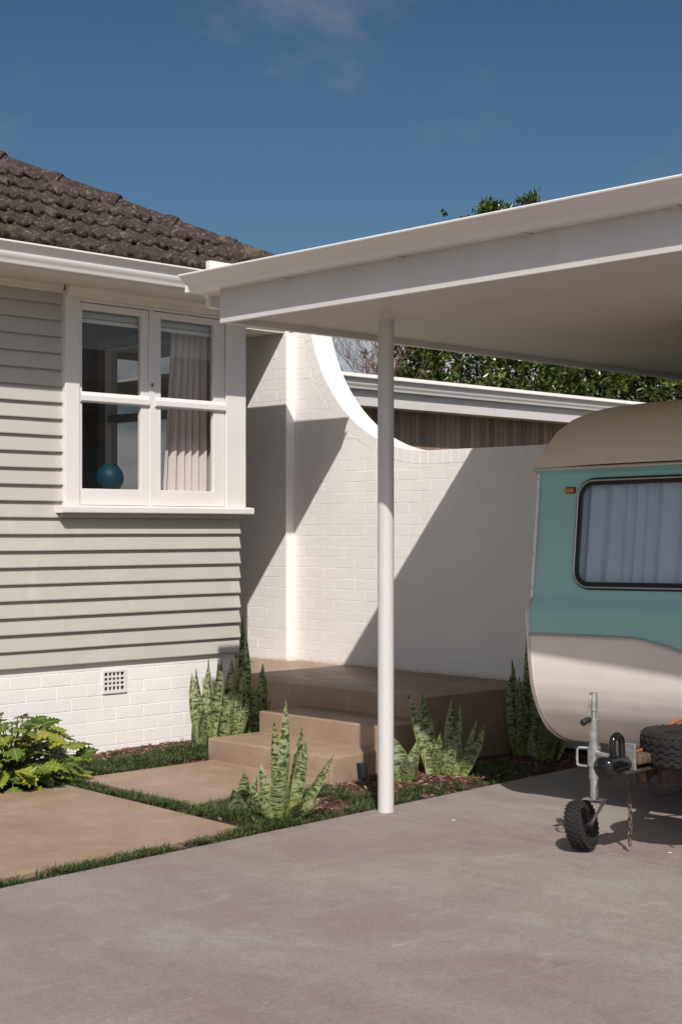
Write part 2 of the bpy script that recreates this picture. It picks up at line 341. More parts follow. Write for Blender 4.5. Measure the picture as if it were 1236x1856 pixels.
M['amber'] = NM('amber_lens').base((0.55, 0.16, 0.01), 0.2).m
M['dark'] = NM('dark_underside').base((0.012, 0.011, 0.010), 0.8).m
a = NM('galvanised_steel'); n = a.noise(a.coord('Object'), 26, 6, 0.7); a.base(a.ramp(n, [(0.35, (0.30, 0.29, 0.28)), (0.65, (0.56, 0.55, 0.53))]), 0.42, 0.75); M['galv'] = a.m
M['blackgloss'] = NM('black_gloss_paint').base((0.008, 0.008, 0.008), 0.12).m
a = NM('rusty_black_frame'); n = a.noise(a.coord('Object'), 16, 8, 0.75); a.base(a.ramp(n, [(0.42, (0.022, 0.020, 0.019)), (0.56, (0.06, 0.032, 0.018)), (0.68, (0.28, 0.10, 0.035))]), 0.6); M['frame'] = a.m
a = NM('rusty_chain'); n = a.noise(a.coord('Object'), 40, 6, 0.7); a.base(a.ramp(n, [(0.35, (0.06, 0.035, 0.025)), (0.65, (0.22, 0.15, 0.11))]), 0.7, 0.4); M['chain'] = a.m
M['orange'] = NM('orange_hose').base((0.26, 0.085, 0.03), 0.6).m
M['tyre'] = NM('tyre_rubber').base((0.018, 0.0165, 0.0155), 0.8, spec=0.3).m
M['strap'] = NM('grey_strap').base((0.22, 0.21, 0.19), 0.5).m
M['blackmetal'] = NM('black_powder_coat').base((0.014, 0.015, 0.016), 0.45).m
a = NM('cedar_board'); oi = a.N('ShaderNodeObjectInfo'); n = a.noise(a.coord('World', (14, 14, 1)), 3, 6, 0.6)
c = a.ramp(oi.outputs['Random'], [(0, (0.20, 0.14, 0.10)), (0.5, (0.30, 0.22, 0.165)), (1, (0.38, 0.295, 0.23))]); a.base(a.mix(a.ramp(n, [(0.35, 0.0), (0.7, 0.4)]), c, (0.10, 0.07, 0.05)), 0.7); M['cedar'] = a.m
M['fleck'] = NM('white_fleck').base((0.7, 0.68, 0.64), 0.7).m
# ------------------------------------------------------------------ setting
g = 400
struct(add('ground', [(-g, -g, -0.06), (g, -g, -0.06), (g, g, -0.06), (-g, g, -0.06)], [(0, 1, 2, 3)], M['ground']))
def ye(x): return 5.489 + 0.0585 * (x - 3.308)
dr = struct(box('driveway', -30, 40, -30, 4.0, -0.05, -0.03, M['soil']))
XJ = 5.68
def panel(x0, x1):
    n = 30; vs = []; top = 0.0
    e = [(x0 + (x1 - x0) * i / n, ye(x0 + (x1 - x0) * i / n) + U(-0.004, 0.004)) for i in range(n + 1)]
    pr = [(x0, -30)] + [(x1, -30)] + e[::-1]
    k = len(pr); vs = [(x, y, 0.0) for x, y in pr] + [(x, y, -0.055) for x, y in pr]
    fs = [tuple(range(k))] + [(i, k + i, k + (i + 1) % k, (i + 1) % k) for i in range(k)]
    add('concrete_panel', vs, fs, M['drive'], dr)
panel(-30, XJ - 0.003); panel(XJ + 0.003, 40)
def slab(name, pts, h=0.006):
    k = len(pts); vs = [(x, y, -0.055) for x, y in pts] + [(x, y, h) for x, y in pts]
    fs = [tuple(range(k, 2 * k)), tuple(range(k - 1, -1, -1))] + [(i, (i + 1) % k, k + (i + 1) % k, k + i) for i in range(k)]
    me = mk(name, vs, fs, M['tan']); bevel_mesh(me, 0.006, 2)
    return struct(ob(name, me))
slab('paving_slab', [(2.2, 5.56), (4.85, 5.715), (4.92, 7.42), (2.2, 7.42)])
slab('paving_slab', [(5.07, 6.38), (6.2, 6.47), (6.2, 7.56), (5.10, 7.56)])
# garden beds: gently lumpy mulch sheet
def bed(name, x0, x1, y0, y1, nx, ny, h):
    vs = []; fs = []
    for j in range(ny + 1):
        for i in range(nx + 1):
            x = x0 + (x1 - x0) * i / nx; y = y0 + (y1 - y0) * j / ny
            vs.append((x, y, h(x, y)))
    for j in range(ny):
        for i in range(nx): k = j * (nx + 1) + i; fs.append((k, k + 1, k + nx + 2, k + nx + 1))
    return struct(add(name, vs, fs, M['bed'], smooth=True))
def hill(x, y, cx, cy, r, a): return a * math.exp(-((x - cx) ** 2 + (y - cy) ** 2) / (r * r))
def bedh(x, y):
    z = -0.022 + 0.008 * math.sin(x * 9.1 + y * 3) * math.sin(y * 11.7)
    z += hill(x, y, 5.25, 5.95, 0.35, 0.03) + hill(x, y, 6.7, 6.05, 0.45, 0.05) + hill(x, y, 6.2, 8.05, 0.6, 0.04)
    e = y - ye(x)
    if e < 0.10: z = min(z, -0.02 + max(e, -0.1) * 0.1)
    return z
bed('garden_bed', 2.0, 9.0, 5.35, 8.6, 140, 66, bedh)
def in_open(x, y):
    """mulch or planting area, not drive, slabs, steps or house"""
    if y < ye(x) + 0.012: return False
    if x < 4.925 and y > ye(x) + 0.13 and y < 7.44: return False
    if 5.06 < x < 6.2 and 6.37 < y < 7.58: return False
    if x > 6.12 and 6.42 < y < 7.62: return False
    if x > 6.99 and y > 6.5: return False
    if y > 8.34 or x > 8.24: return False
    return True
mb = MB()
for i in range(15000):
    x = U(4.2, 8.2); y = U(5.5, 8.33)
    if not in_open(x, y): continue
    z = bedh(x, y) + U(-0.002, 0.010); l = U(0.006, 0.020); ww = U(0.003, 0.008); t = 0.003
    m = Matrix.Translation((x, y, z)) @ Matrix.Rotation(U(0, 6.28), 4, 'Z') @ Matrix.Rotation(U(-0.5, 0.5), 4, 'X') @ Matrix.Rotation(U(-0.4, 0.4), 4, 'Y')
    mb.add([tuple(m @ Vector(p)) for p in boxv(-l, l, -ww, ww, -t, t)], BF[1:])
me = mk('bark_mulch', mb.v, mb.f, M['mulch']); tag(stuff(ob('bark_mulch', me)), 'red brown bark mulch chips covering the garden beds', 'mulch')
# mondo grass
def mondo_w(x, y):
    e = y - ye(x)
    n = math.sin(x * 17 + 3 * math.sin(y * 9)) * math.sin(y * 23 + 2 * math.sin(x * 13))
    if x < 4.9 and e < 0.15: return 0.0 if (math.sin(x * 7.3 + 1) > 0.93) else 1.0      # strip along the drive
    if 4.86 < x < 5.12 and 5.6 < y < 7.62: return 1.0                                   # between the slabs
    if x <= 5.45 and y < 6.5:
        d = math.hypot(x - 5.3, (y - 5.95) * 1.1)
        return 0.0 if d < 0.27 + 0.05 * n else 0.9
    if x < 5.98 and y < 6.46:
        d = math.hypot((x - 5.48) * 0.9, y - 5.98)
        return 0.0 if d < 0.27 + 0.05 * n else (0.8 if n > -0.4 else 0.3)
    if x < 6.35 and e < 0.24: return 0.6 if n > -0.5 else 0.15
    if x < 7.0 and e < 0.13: return 0.6 if n > -0.3 else 0.06
    if 6.85 < x < 7.5 and 0.05 < e < 0.5: return 0.5 if n > 0 else 0.08
    if y > 7.56 and x < 6.5:
        lim = 7.98 + 0.05 * n
        return 1.0 if y < lim else 0.06
    return 0
mb = MB()
def blades(cx, cy, z, k, hmin, hmax):
    for b in range(k):
        a = U(0, 6.283); l = U(hmin, hmax); wd = U(0.0010, 0.0018); sp = U(0.4, 1.35)
        d = Vector((math.cos(a), math.sin(a), 0)); s = Vector((-d.y, d.x, 0)) * wd
        p = Vector((cx + U(-.012, .012), cy + U(-.012, .012), z)); vs = []
        for q, ww in ((0, 1), (0.4, 1), (0.75, 0.8), (1, 0.15)):
            pt = p + d * (l * sp * q * q * 0.8 + l * 0.15 * q) + Vector((0, 0, l * (q - 0.42 * sp * q * q)))
            vs += [tuple(pt - s * ww), tuple(pt + s * ww)]
        mb.add(vs, [(0, 1, 3, 2), (2, 3, 5, 4), (4, 5, 7, 6)])
tries = 0
for i in range(26000):
    x = U(2.9, 7.6); y = U(5.5, 8.2)
    if not in_open(x, y): continue
    wgt = mondo_w(x, y)
    if R() > wgt: continue
    blades(x, y, bedh(x, y), 15, 0.022, 0.068)
me = mk('mondo_grass', mb.v, mb.f, M['mondo']); tag(stuff(ob('mondo_grass', me)), 'dark green mondo grass edging the slabs and the driveway', 'grass')
# ------------------------------------------------------------------ entry steps
st = tag(empty('entry_steps', (6.6, 7.0, 0)), 'tan concrete entry deck with two broad steps beside the white brick wall', 'steps')
def stepbox(name, x0, x1, y0, y1, z0, z1):
    me = mk(name, boxv(x0, x1, y0, y1, z0, z1), BF, M['tan']); bevel_mesh(me, 0.012, 3)
    me.polygons.foreach_set('use_smooth', [True] * len(me.polygons))
    try: me.set_sharp_from_angle(angle=1.2)
    except Exception: pass
    return ob(name, me, st)
stepbox('step', 6.13, 6.75, 6.425, 7.60, -0.05, 0.145)
stepbox('step', 6.58, 7.1, 6.44, 7.61, -0.05, 0.284)
stepbox('deck', 7.02, 8.30, 6.51, 11.5, -0.05, 0.426)
# ------------------------------------------------------------------ brickwork
BH, BL, J = 0.086, 0.236, 0.0048
def brick_mesh(name, mat, ln, ht, dep, jit=0.0006, bev=0.0015):
    # face looks to -Y in local space, origin at lower left of the face
    vs = []
    def q(x, y, z): return (x + U(-jit, jit), y + U(-jit, jit), z + U(-jit, jit))
    b = bev
    vs = [q(0, b, 0), q(ln, b, 0), q(ln, b, ht), q(0, b, ht), q(b, 0, b), q(ln - b, 0, b), q(ln - b, 0, ht - b), q(b, 0, ht - b), (0, dep, 0), (ln, dep, 0), (ln, dep, ht), (0, dep, ht)]
    fs = [(4, 5, 6, 7), (0, 1, 5, 4), (1, 2, 6, 5), (2, 3, 7, 6), (3, 0, 4, 7), (0, 8, 9, 1), (1, 9, 10, 2), (2, 10, 11, 3), (3, 11, 8, 0)]
    return mk(name, vs, fs, mat)
BM = [brick_mesh('brick', M['brick'], BL - J, BH - J, 0.03) for _ in range(7)]
HM = [brick_mesh('brick', M['brick'], BL / 2 - J, BH - J, 0.03) for _ in range(4)]
# ------------------------------------------------------------------ the weatherboard house
YH, XC = 8.35, 7.02
house = tag(empty('weatherboard_house', (5.5, 8.8, 0)), 'pale grey weatherboard house on a white brick base with a dark tiled hip roof', 'house')
XL = 2.6
M['brick2'] = brick_mat('painted_base_brick', (0.80, 0.772, 0.745))
BM2 = [brick_mesh('brick', M['brick2'], BL - J, BH - J, 0.03) for _ in range(5)]; HM2 = [brick_mesh('brick', M['brick2'], BL / 2 - J, BH - J, 0.03) for _ in range(3)]
fnd = box('foundation', XL, 6.99, YH + 0.0018, YH + 0.22, -0.05, 0.64, M['brick2'], house)
vx0, vx1, vz0, vz1 = 5.823, 6.019, 0.396, 0.553
for c in range(8):
    z = -0.042 + c * BH
    x = 6.995 - (BL if c % 2 == 0 else BL / 2); first = True
    xs = []
    if c % 2: xs.append((6.995 - BL / 2, True)); xx = 6.995 - BL / 2
    else: xx = 6.995
    while xx - BL > XL + 0.2: xx -= BL; xs.append((xx, False))
    for xx, half in xs:
        ln = BL / 2 if half else BL
        if xx < vx1 and xx + ln > vx0 and z + BH > vz0 + 0.01 and z < vz1 - 0.01: 
            # cut the brick beside the vent
            if xx < vx0 - 0.03: me = brick_mesh('brick', M['brick2'], vx0 - xx - J, BH - J, 0.03); ob('brick', me, fnd, (xx, YH + U(-0.0006, 0.0006), z))
            if xx + ln > vx1 + 0.03: me = brick_mesh('brick', M['brick2'], xx + ln - vx1 - J, BH - J, 0.03); ob('brick', me, fnd, (vx1 + J / 2, YH + U(-0.0006, 0.0006), z))
            continue
        ob('brick', random.choice(HM2 if half else BM2), fnd, (xx, YH + U(-0.0006, 0.0006), z))
# air vent: frame with a lattice of bars
vt = MB()
vt.box(vx0, vx0 + 0.012, YH - 0.011, YH + 0.012, vz0, vz1); vt.box(vx1 - 0.022, vx1, YH - 0.011, YH + 0.012, vz0, vz1)
vt.box(vx0 + 0.012, vx1 - 0.022, YH - 0.011, YH + 0.012, vz0, vz0 + 0.022); vt.box(vx0 + 0.012, vx1 - 0.022, YH - 0.011, YH + 0.012, vz1 - 0.014, vz1)
v1 = vt.build('air_vent', M['white'], house)
ww = (vx1 - 0.022 - vx0 - 0.012); hh = vz1 - 0.014 - vz0 - 0.022
gb = MB()
for i in range(1, 5): x = vx0 + 0.012 + ww * i / 5; gb.box(x - 0.0055, x + 0.0055, YH - 0.008, YH - 0.0005, vz0 + 0.022, vz1 - 0.014)
for i in range(1, 4): z = vz0 + 0.022 + hh * i / 4; gb.box(vx0 + 0.012, vx1 - 0.022, YH - 0.009, YH - 0.001, z - 0.0065, z + 0.0065)
gb.build('vent_grille', M['white'], v1)
box('vent_shade_sheet', vx0 + 0.010, vx1 - 0.020, YH + 0.0003, YH + 0.0013, vz0 + 0.02, vz1 - 0.012, M['dark'], v1)  # flat dark sheet, shade of the vent holes put in as colour
# weatherboards
WX0, WX1, WZ0, WZ1 = 5.49, 7.045, 1.62, 3.12
nb = 23; bp = (3.105 - 0.615) / nb
for i in range(nb):
    z0 = 0.615 + i * bp; z1 = z0 + bp + 0.012
    segs = [(XL, XC)]
    if z0 + bp > WZ0 + 0.02: segs = [(XL, WX0 + 0.004)]
    for x0, x1 in segs:
        o1 = 0.0315 + U(-0.0015, 0.0015)
        n = 8; vs = []
        for k in range(n + 1):
            x = x0 + (x1 - x0) * k / n; j = U(-0.0012, 0.0012); jy = U(-0.0008, 0.0008)
            vs += [(x, YH - o1 + jy, z0 + j), (x, YH - o1 + jy - 0.001, z0 + 0.006 + j), (x, YH - 0.004, z1), (x, YH + 0.003, z1), (x, YH + 0.003, z0 + 0.012 + j), (x, YH - o1 + 0.014, z0 + 0.002 + j)]
        fs = []
        for k in range(n):
            for q in range(6): fs.append((k * 6 + q, k * 6 + (q + 1) % 6, (k + 1) * 6 + (q + 1) % 6, (k + 1) * 6 + q))
        fs += [(5, 4, 3, 2, 1, 0), tuple(n * 6 + q for q in range(6))]
        me = mk('weatherboard', vs, fs, M['board'])
        bm = bmesh.new(); bm.from_mesh(me); bmesh.ops.recalc_face_normals(bm, faces=bm.faces); bm.to_mesh(me); bm.free()
        ob('weatherboard', me, house)
# walls behind the boards (with the window opening) and the side wall with its own window
wl = MB()
wl.box(XL, XC - 0.02, YH + 0.004, YH + 0.10, 0.60, 1.66); wl.box(XL, 5.58, YH + 0.004, YH + 0.10, 1.66, 3.12)
wl.box(6.88, XC - 0.02, YH + 0.004, YH + 0.10, 1.66, 3.12); wl.box(5.58, 6.88, YH + 0.004, YH + 0.10, 3.03, 3.12)
wl.box(6.90, XC - 0.005, YH + 0.10, 8.62, 0.60, 3.12); wl.box(6.90, XC - 0.005, 9.85, 11.6, 0.60, 3.12)
wl.box(6.90, XC - 0.005, 8.62, 9.85, 0.60, 1.66); wl.box(6.90, XC - 0.005, 8.62, 9.85, 3.0, 3.12)
wl.build('house_wall', M['board'], house)
rm = MB()
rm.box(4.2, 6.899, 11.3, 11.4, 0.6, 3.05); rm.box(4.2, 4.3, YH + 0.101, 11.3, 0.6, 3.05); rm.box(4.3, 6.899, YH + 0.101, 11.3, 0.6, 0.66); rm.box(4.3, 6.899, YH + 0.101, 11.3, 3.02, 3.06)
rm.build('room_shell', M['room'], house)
box('inner_sill', 5.58, 6.88, YH + 0.07, YH + 0.26, 1.735, 1.765, M['white'], house)
sw = MB()
sw.box(6.86, 6.97, 8.58, 8.66, 1.62, 3.02); sw.box(6.86, 6.97, 9.80, 9.9, 1.62, 3.02); sw.box(6.86, 6.97, 8.66, 9.80, 1.62, 1.72); sw.box(6.86, 6.97, 8.66, 9.80, 2.94, 3.02)
sw.box(6.88, 6.96, 9.20, 9.29, 1.72, 2.94); sw.box(6.885, 6.955, 8.66, 9.80, 2.36, 2.42)
sw.build('side_window_frame', M['white'], house)
add('side_window_pane', [(6.92, 8.66, 1.72), (6.92, 9.80, 1.72), (6.92, 9.80, 2.94), (6.92, 8.66, 2.94)], [(0, 1, 2, 3)], glass('side_window_glass', (0.34, 0.35, 0.36), 1.5), house)  # glass tinted dark to dim the bright view beyond it
# front window
win = box('window', WX0, 5.603, 8.290, YH + 0.02, 1.672, 3.09, M['white'], house, 0.003)
box('casing', 6.862, WX1, 8.290, YH + 0.02, 1.672, 3.09, M['white'], win, 0.003)
box('head_board', 5.604, 6.861, 8.293, YH + 0.02, 3.030, 3.088, M['white'], win, 0.002)
prism('sill', [(8.235, 1.628), (8.238, 1.622), (8.36, 1.622), (8.36, 1.6725), (8.30, 1.6725), (8.242, 1.668), (8.235, 1.660)], 'X', 5.435, 7.078, M['white'], win)
box('sill_apron', 5.47, 7.035, 8.305, 8.335, 1.590, 1.6215, M['board'], win, 0.003)
box('mullion', 6.180, 6.222, 8.300, YH + 0.02, 1.673, 3.029, M['white'], win, 0.003)
def sheet(name, x0, x1, y, z0, z1, mat, par): return add(name, [(x0, y, z0), (x1, y, z0), (x1, y, z1), (x0, y, z1)], [(0, 1, 2, 3)], mat, par)
def sash(x0, x1, gx0, gx1):
    yf, yb = 8.306, 8.345; zb, zt = 1.675, 3.026
    f = box('sash', x0, gx0, yf, yb, zb, zt, M['white'], win, 0.003)
    box('sash_stile', gx1, x1, yf, yb, zb, zt, M['white'], win, 0.003)
    box('sash_rail', gx0 + .0005, gx1 - .0005, yf + .0005, yb, zb, 1.785, M['white'], win, 0.003)
    box('sash_rail', gx0 + .0005, gx1 - .0005, yf + .0005, yb, 2.979, zt, M['white'], win, 0.003)
    prism('middle_rail', [(yf - 0.022, 2.372), (yf - 0.022, 2.405), (yf - 0.001, 2.432), (yb, 2.432), (yb, 2.362), (yf - 0.012, 2.362)], 'X', x0 + 0.004, x1 - 0.004, M['white'], win)
    sheet('pane', gx0 - 0.004, gx1 + 0.004, 8.328, 1.78, 2.372, M['glass'], win)
    sheet('pane', gx0 - 0.004, gx1 + 0.004, 8.328, 2.425, 2.985, M['glass'], win)
sash(5.608, 6.177, 5.632, 6.115)
sash(6.225, 6.856, 6.284, 6.757)
box('window_latch', 6.195, 6.207, 8.292, 8.30, 2.50, 2.525, NM('green_tag').base((0.01, 0.16, 0.10), 0.5).m, win)
# soffit, cornice, gutters
box('eave_soffit', XL - 0.3, 7.60, 7.83, YH + 0.05, 3.122, 3.140, M['eave'], house)
box('eave_soffit', 7.0, 7.60, YH + 0.051, 9.2, 3.122, 3.140, M['eave'], house)
prism('cornice', [(YH - 0.001, 3.121), (YH - 0.05, 3.121), (YH - 0.045, 3.10), (YH - 0.025, 3.085), (YH - 0.022, 3.075), (YH - 0.001, 3.075)], 'X', XL, WX0 - 0.001, M['eave'], house)
prism('cornice', [(8.289, 3.121), (8.235, 3.121), (8.240, 3.105), (8.262, 3.088), (8.268, 3.055), (8.289, 3.050)], 'X', WX0 + 0.001, WX1 + 0.02, M['eave'], house)
box('entry_soffit', 7.03, 8.50, 9.12, 11.6, 3.13, 3.16, M['eave'], house)
box('entry_roof', 7.03, 8.50, 9.10, 11.6, 3.161, 3.30, M['fascia'], house)
def ogee(lipd, top, bot, back=0.0):
    # (outward, z) loop of a quad gutter seen in section
    h = top - bot
    out = [(back, bot), (lipd * 0.46, bot), (lipd * 0.50, bot + 0.012)]
    for k in range(7):
        t = k / 6; out.append((lipd * (0.52 + 0.16 * math.sin(t * math.pi * 0.5)), bot + 0.02 + t * h * 0.36))
    for k in range(1, 7):
        t = k / 6; out.append((lipd * (0.68 + 0.26 * (1 - math.cos(t * math.pi * 0.5))), bot + 0.02 + h * 0.36 + t * (h * 0.64 - 0.032)))
    out += [(lipd * 1.0, top - 0.010), (lipd * 1.0, top), (lipd * 0.93, top + 0.001), (lipd * 0.90, top - 0.012), (back, top - 0.012)]
    return out
YG = 7.835
gp = ogee(0.125, 3.236, 3.112)
prism('gutter', [(YG - o, z) for o, z in gp], 'X', XL - 0.4, 7.60, M['gutter'], house, True)
prism('gutter', [(7.555 + o, z + 0.0005) for o, z in gp], 'Y', YG - 0.05, 9.2, M['gutter'], house, True)
box('fascia_board', XL - 0.3, 7.60, YG + 0.0005, YG + 0.02, 3.10, 3.24, M['white'], house)
# tiled roof
TP = math.radians(28); ey, ez = 7.80, 3.262
roof = add('roof', [(XL - 0.4, ey, ez - 0.03), (7.62, ey, ez - 0.03), (7.62 - 3.4, ey + 3.4, ez - 0.03 + 3.4 * math.tan(TP)), (XL - 0.4, ey + 3.4, ez - 0.03 + 3.4 * math.tan(TP)), (7.62, 11.2 + 3.4, ez - 0.03), (7.62 - 3.4, ey + 3.4, ez - 0.03 + 3.4 * math.tan(TP))],
           [(0, 1, 2, 3), (1, 4, 5)], M['mortar'], house)
TW, TE = 0.272, 0.335
def tile_mesh(seed):
    rnd = random.Random(seed); n = 12; vs = []; fs = []
    def h(u):
        t = (u / TW * 2) % 1.0
        return 0.024 * math.exp(-((t - 0.5) / 0.20) ** 2) + 0.004 * math.cos(t * 6.283 * 2)
    for row, (v, up) in enumerate(((0.0, 0.004), (0.0, 0.030), (TE + 0.045, 0.006))):
        for i in range(n + 1):
            u = TW * i / n
            z = up + (h(u) if row else 0) + (rnd.uniform(-0.002, 0.002) if row else 0)
            vs.append((u, v + (rnd.uniform(-0.004, 0.004) if row < 2 else 0), z))
    for r in range(2):
        for i in range(n): k = r * (n + 1) + i; fs.append((k, k + 1, k + n + 2, k + n + 1))
    me = mk('roof_tile', vs, fs, M['tile'], True)
    try: me.set_sharp_from_angle(angle=0.9)
    except Exception: pass
    return me
TM = [tile_mesh(i) for i in range(6)]
rotx = Matrix.Rotation(TP, 4, 'X'); nt_ = 0
lich = MB()
for r in range(10):
    off = (r % 2) * TW / 2
    yy = ey + r * TE * math.cos(TP); zz = ez - 0.02 + r * TE * math.sin(TP)
    lim = 7.62 - (yy - ey) - 0.12
    x = 7.62 - off
    while x > 3.2:
        x -= TW
        if x + 0.02 > lim or nt_ >= 285: continue
        nt_ += 1
        tm = random.choice(TM)
        if x + TW > 7.62 - 0.05 - (yy + (TE + 0.045) * math.cos(TP) - ey):      # cut to the hip line
            tm = tm.copy()
            for v_ in tm.vertices:
                lx = 7.62 - 0.05 - (yy + max(v_.co.y, 0) * math.cos(TP) - ey) - x
                v_.co.x = min(v_.co.x, max(lx, 0.0))
        m = Matrix.Translation((x, yy, zz)) @ rotx @ Matrix.Rotation(U(-0.012, 0.012), 4, 'Z') @ Matrix.Rotation(U(-0.012, 0.012), 4, 'X')
        ob('roof_tile', tm, roof, mat4=m)
        for k in range(2):                 # moss cushions under each roll
            if x + TW * (0.25 + 0.5 * k) > lim - 0.04: continue
            for q in range(random.choice((2, 3, 3, 4))):
                c0 = m @ Vector((TW * (0.25 + 0.5 * k) + U(-0.05, 0.05), U(-0.018, 0.008), U(0.018, 0.05)))
                rr = U(0.010, 0.028); vs = []
                for a_, b_ in ((0, 0), (0, 1), (1, 1), (2, 1), (3, 1), (4, 1), (0, -1)):
                    if b_ == 0: continue
                pts = [(1, 0, 0), (0, 1, 0), (-1, 0, 0), (0, -1, 0), (0, 0, 1), (0, 0, -1)]
                lich.add([tuple(c0 + Vector(p) * rr * U(0.6, 1.3)) for p in pts], [(0, 1, 4), (1, 2, 4), (2, 3, 4), (3, 0, 4), (1, 0, 5), (2, 1, 5), (3, 2, 5), (0, 3, 5)])
stuff(ob('moss', mk('moss', lich.v, lich.f, M['lichen'], True), roof))
# hip caps and their mortar bed
c0 = Vector((7.60 - 0.26, ey + 0.28, ez - 0.002 + 0.26 * math.tan(TP))); hd = Vector((-1, 1, math.tan(TP))).normalized()
side = Vector((1, 1, 0)).normalized(); upv = hd.cross(side); upv = -upv if upv.z < 0 else upv
mb = MB()
def sec(p, wv, prof): return [tuple(p + side * a * wv + upv * b) for a, b in prof]
ln_h = 4.6; segs = 40; prof = [(-0.17, -0.075), (-0.12, 0.0), (0.12, 0.0), (0.17, -0.075)]
for i in range(segs + 1):
    p = c0 + hd * (ln_h * i / segs); k = len(mb.v)
    pr = [(a + U(-0.012, 0.012), b + U(-0.006, 0.006)) for a, b in prof]
    mb.v += sec(p, 1.0, pr)
    if i:
        for q in range(3): mb.f.append((k - 4 + q, k - 3 + q, k + q + 1, k + q))
ob('mortar_bed', mk('mortar_bed', mb.v, mb.f, M['mortar']), roof)
cl = 0.455
def cap_mesh():
    v = []; f = []
    pr = [(-0.125, -0.028), (-0.105, 0.012), (-0.045, 0.064), (0.045, 0.064), (0.105, 0.012), (0.125, -0.028)]
    rows = [(0.0, 1.08, -0.010), (0.0, 1.08, 0.010), (0.06, 1.07, 0.009), (0.10, 1.0, 0.0), (cl + 0.03, 0.97, -0.004)]
    for t, s_, dz in rows:
        for a, b in pr: v.append((a * s_, t, b * s_ + dz - (0.02 if (t == 0 and dz < 0) else 0)))
    for r in range(len(rows) - 1):
        for q in range(5): k = r * 6 + q; f.append((k, k + 1, k + 7, k + 6))
    return mk('hip_cap', v, f, M['tile'])
CM = cap_mesh()
bas = Matrix((side, hd, upv)).transposed().to_4x4()
for i in range(10):
    m = Matrix.Translation(c0 + hd * (0.03 + i * cl) + upv * U(-0.006, 0.006)) @ bas @ Matrix.Rotation(U(-0.02, 0.02), 4, 'Z')
    ob('hip_cap', CM, roof, mat4=m)
# ------------------------------------------------------------------ things behind the window
gl = tag(empty('globe', (6.11, 8.74, 1.765)), 'blue desk globe on the inner sill behind the left window pane', 'globe')
mb = MB(); nn = 16
pr = [(-0.098 * math.cos(math.pi * k / nn), 0.098 * math.sin(math.pi * k / nn) + 0.0005) for k in range(nn + 1)]
gc = Vector((6.06, 8.60, 1.872))
mb.lathe(pr, gc, (0.35, 0, 0.94), 28); mb.build('globe_ball', M['globe'], gl, True, angle=3)
mb = MB(); ax = Vector((0.35, 0, 0.94)).normalized(); e2 = Vector((0.94, 0, -0.35)).normalized()
mb.tube([gc + ax * (0.108 * math.cos(t * math.pi / 14)) + e2 * (0.108 * math.sin(t * math.pi / 14)) for t in range(15)], 0.0045, 6)
mb.build('globe_arc', M['blackmetal'], gl, True)
mb = MB(); mb.lathe([(0.0005, 0.001), (0.0005, 0.06), (0.008, 0.058), (0.02, 0.012), (0.032, 0.008), (0.032, 0.001)], (6.06, 8.60, 1.766), (0, 0, 1), 20); mb.build('globe_foot', M['blackmetal'], gl, True)
def curtain(name, x0t, x1t, x0b, x1b, y, zt, zb, folds, amp, mat, label, seed=1, par=None):
    rnd = random.Random(seed); nx = folds * 12; nz = 22; vs = []; fs = []
    ph = [rnd.uniform(0, 6.28) for _ in range(4)]
    for j in range(nz + 1):
        t = j / nz
        for i in range(nx + 1):
            s_ = i / nx; s2 = s_ + 0.018 * math.sin(s_ * 9 + ph[0]) + 0.01 * math.sin(t * 4 + s_ * 6 + ph[1])
            x = (x0t + (x1t - x0t) * s_) * (1 - t) + (x0b + (x1b - x0b) * s_) * t
            y_ = y + amp * (0.75 + 0.5 * t) * (math.sin(s2 * folds * 6.283 + ph[2] + 0.5 * math.sin(t * 3)) + 0.35 * math.sin(s2 * folds * 12.9 + ph[3]))
            vs.append((x, y_, zt + (zb - zt) * t))
    for j in range(nz):
        for i in range(nx): k = j * (nx + 1) + i; fs.append((k, k + 1, k + nx + 2, k + nx + 1))
    o = add(name, vs, fs, mat, smooth=True)
    return tag(o, label, 'curtain')
curtain('curtain', 6.56, 6.895, 6.46, 6.89, 8.54, 3.0, 1.70, 6, 0.024, M['curtain'], 'pale pink folded curtain hanging behind the right window sash', 3)
for (x0, x1, lb) in ((5.60, 6.15, 'rolled grey blind across the top of the left window sash'), (6.25, 6.79, 'rolled grey blind across the top of the right window sash above the curtain')):
    b = tag(empty('roller_blind', ((x0 + x1) / 2, 8.40, 2.92)), lb, 'blind', 'rolled blinds in the window')
    mb = MB(); mb.tube([(x0, 8.40, 2.962), (x1, 8.40, 2.962)], 0.034, 14); mb.build('blind_roll', M['blind'], b, True)
    box('bottom_rail', x0, x1, 8.372, 8.386, 2.905, 2.930, M['white'], b, 0.003)
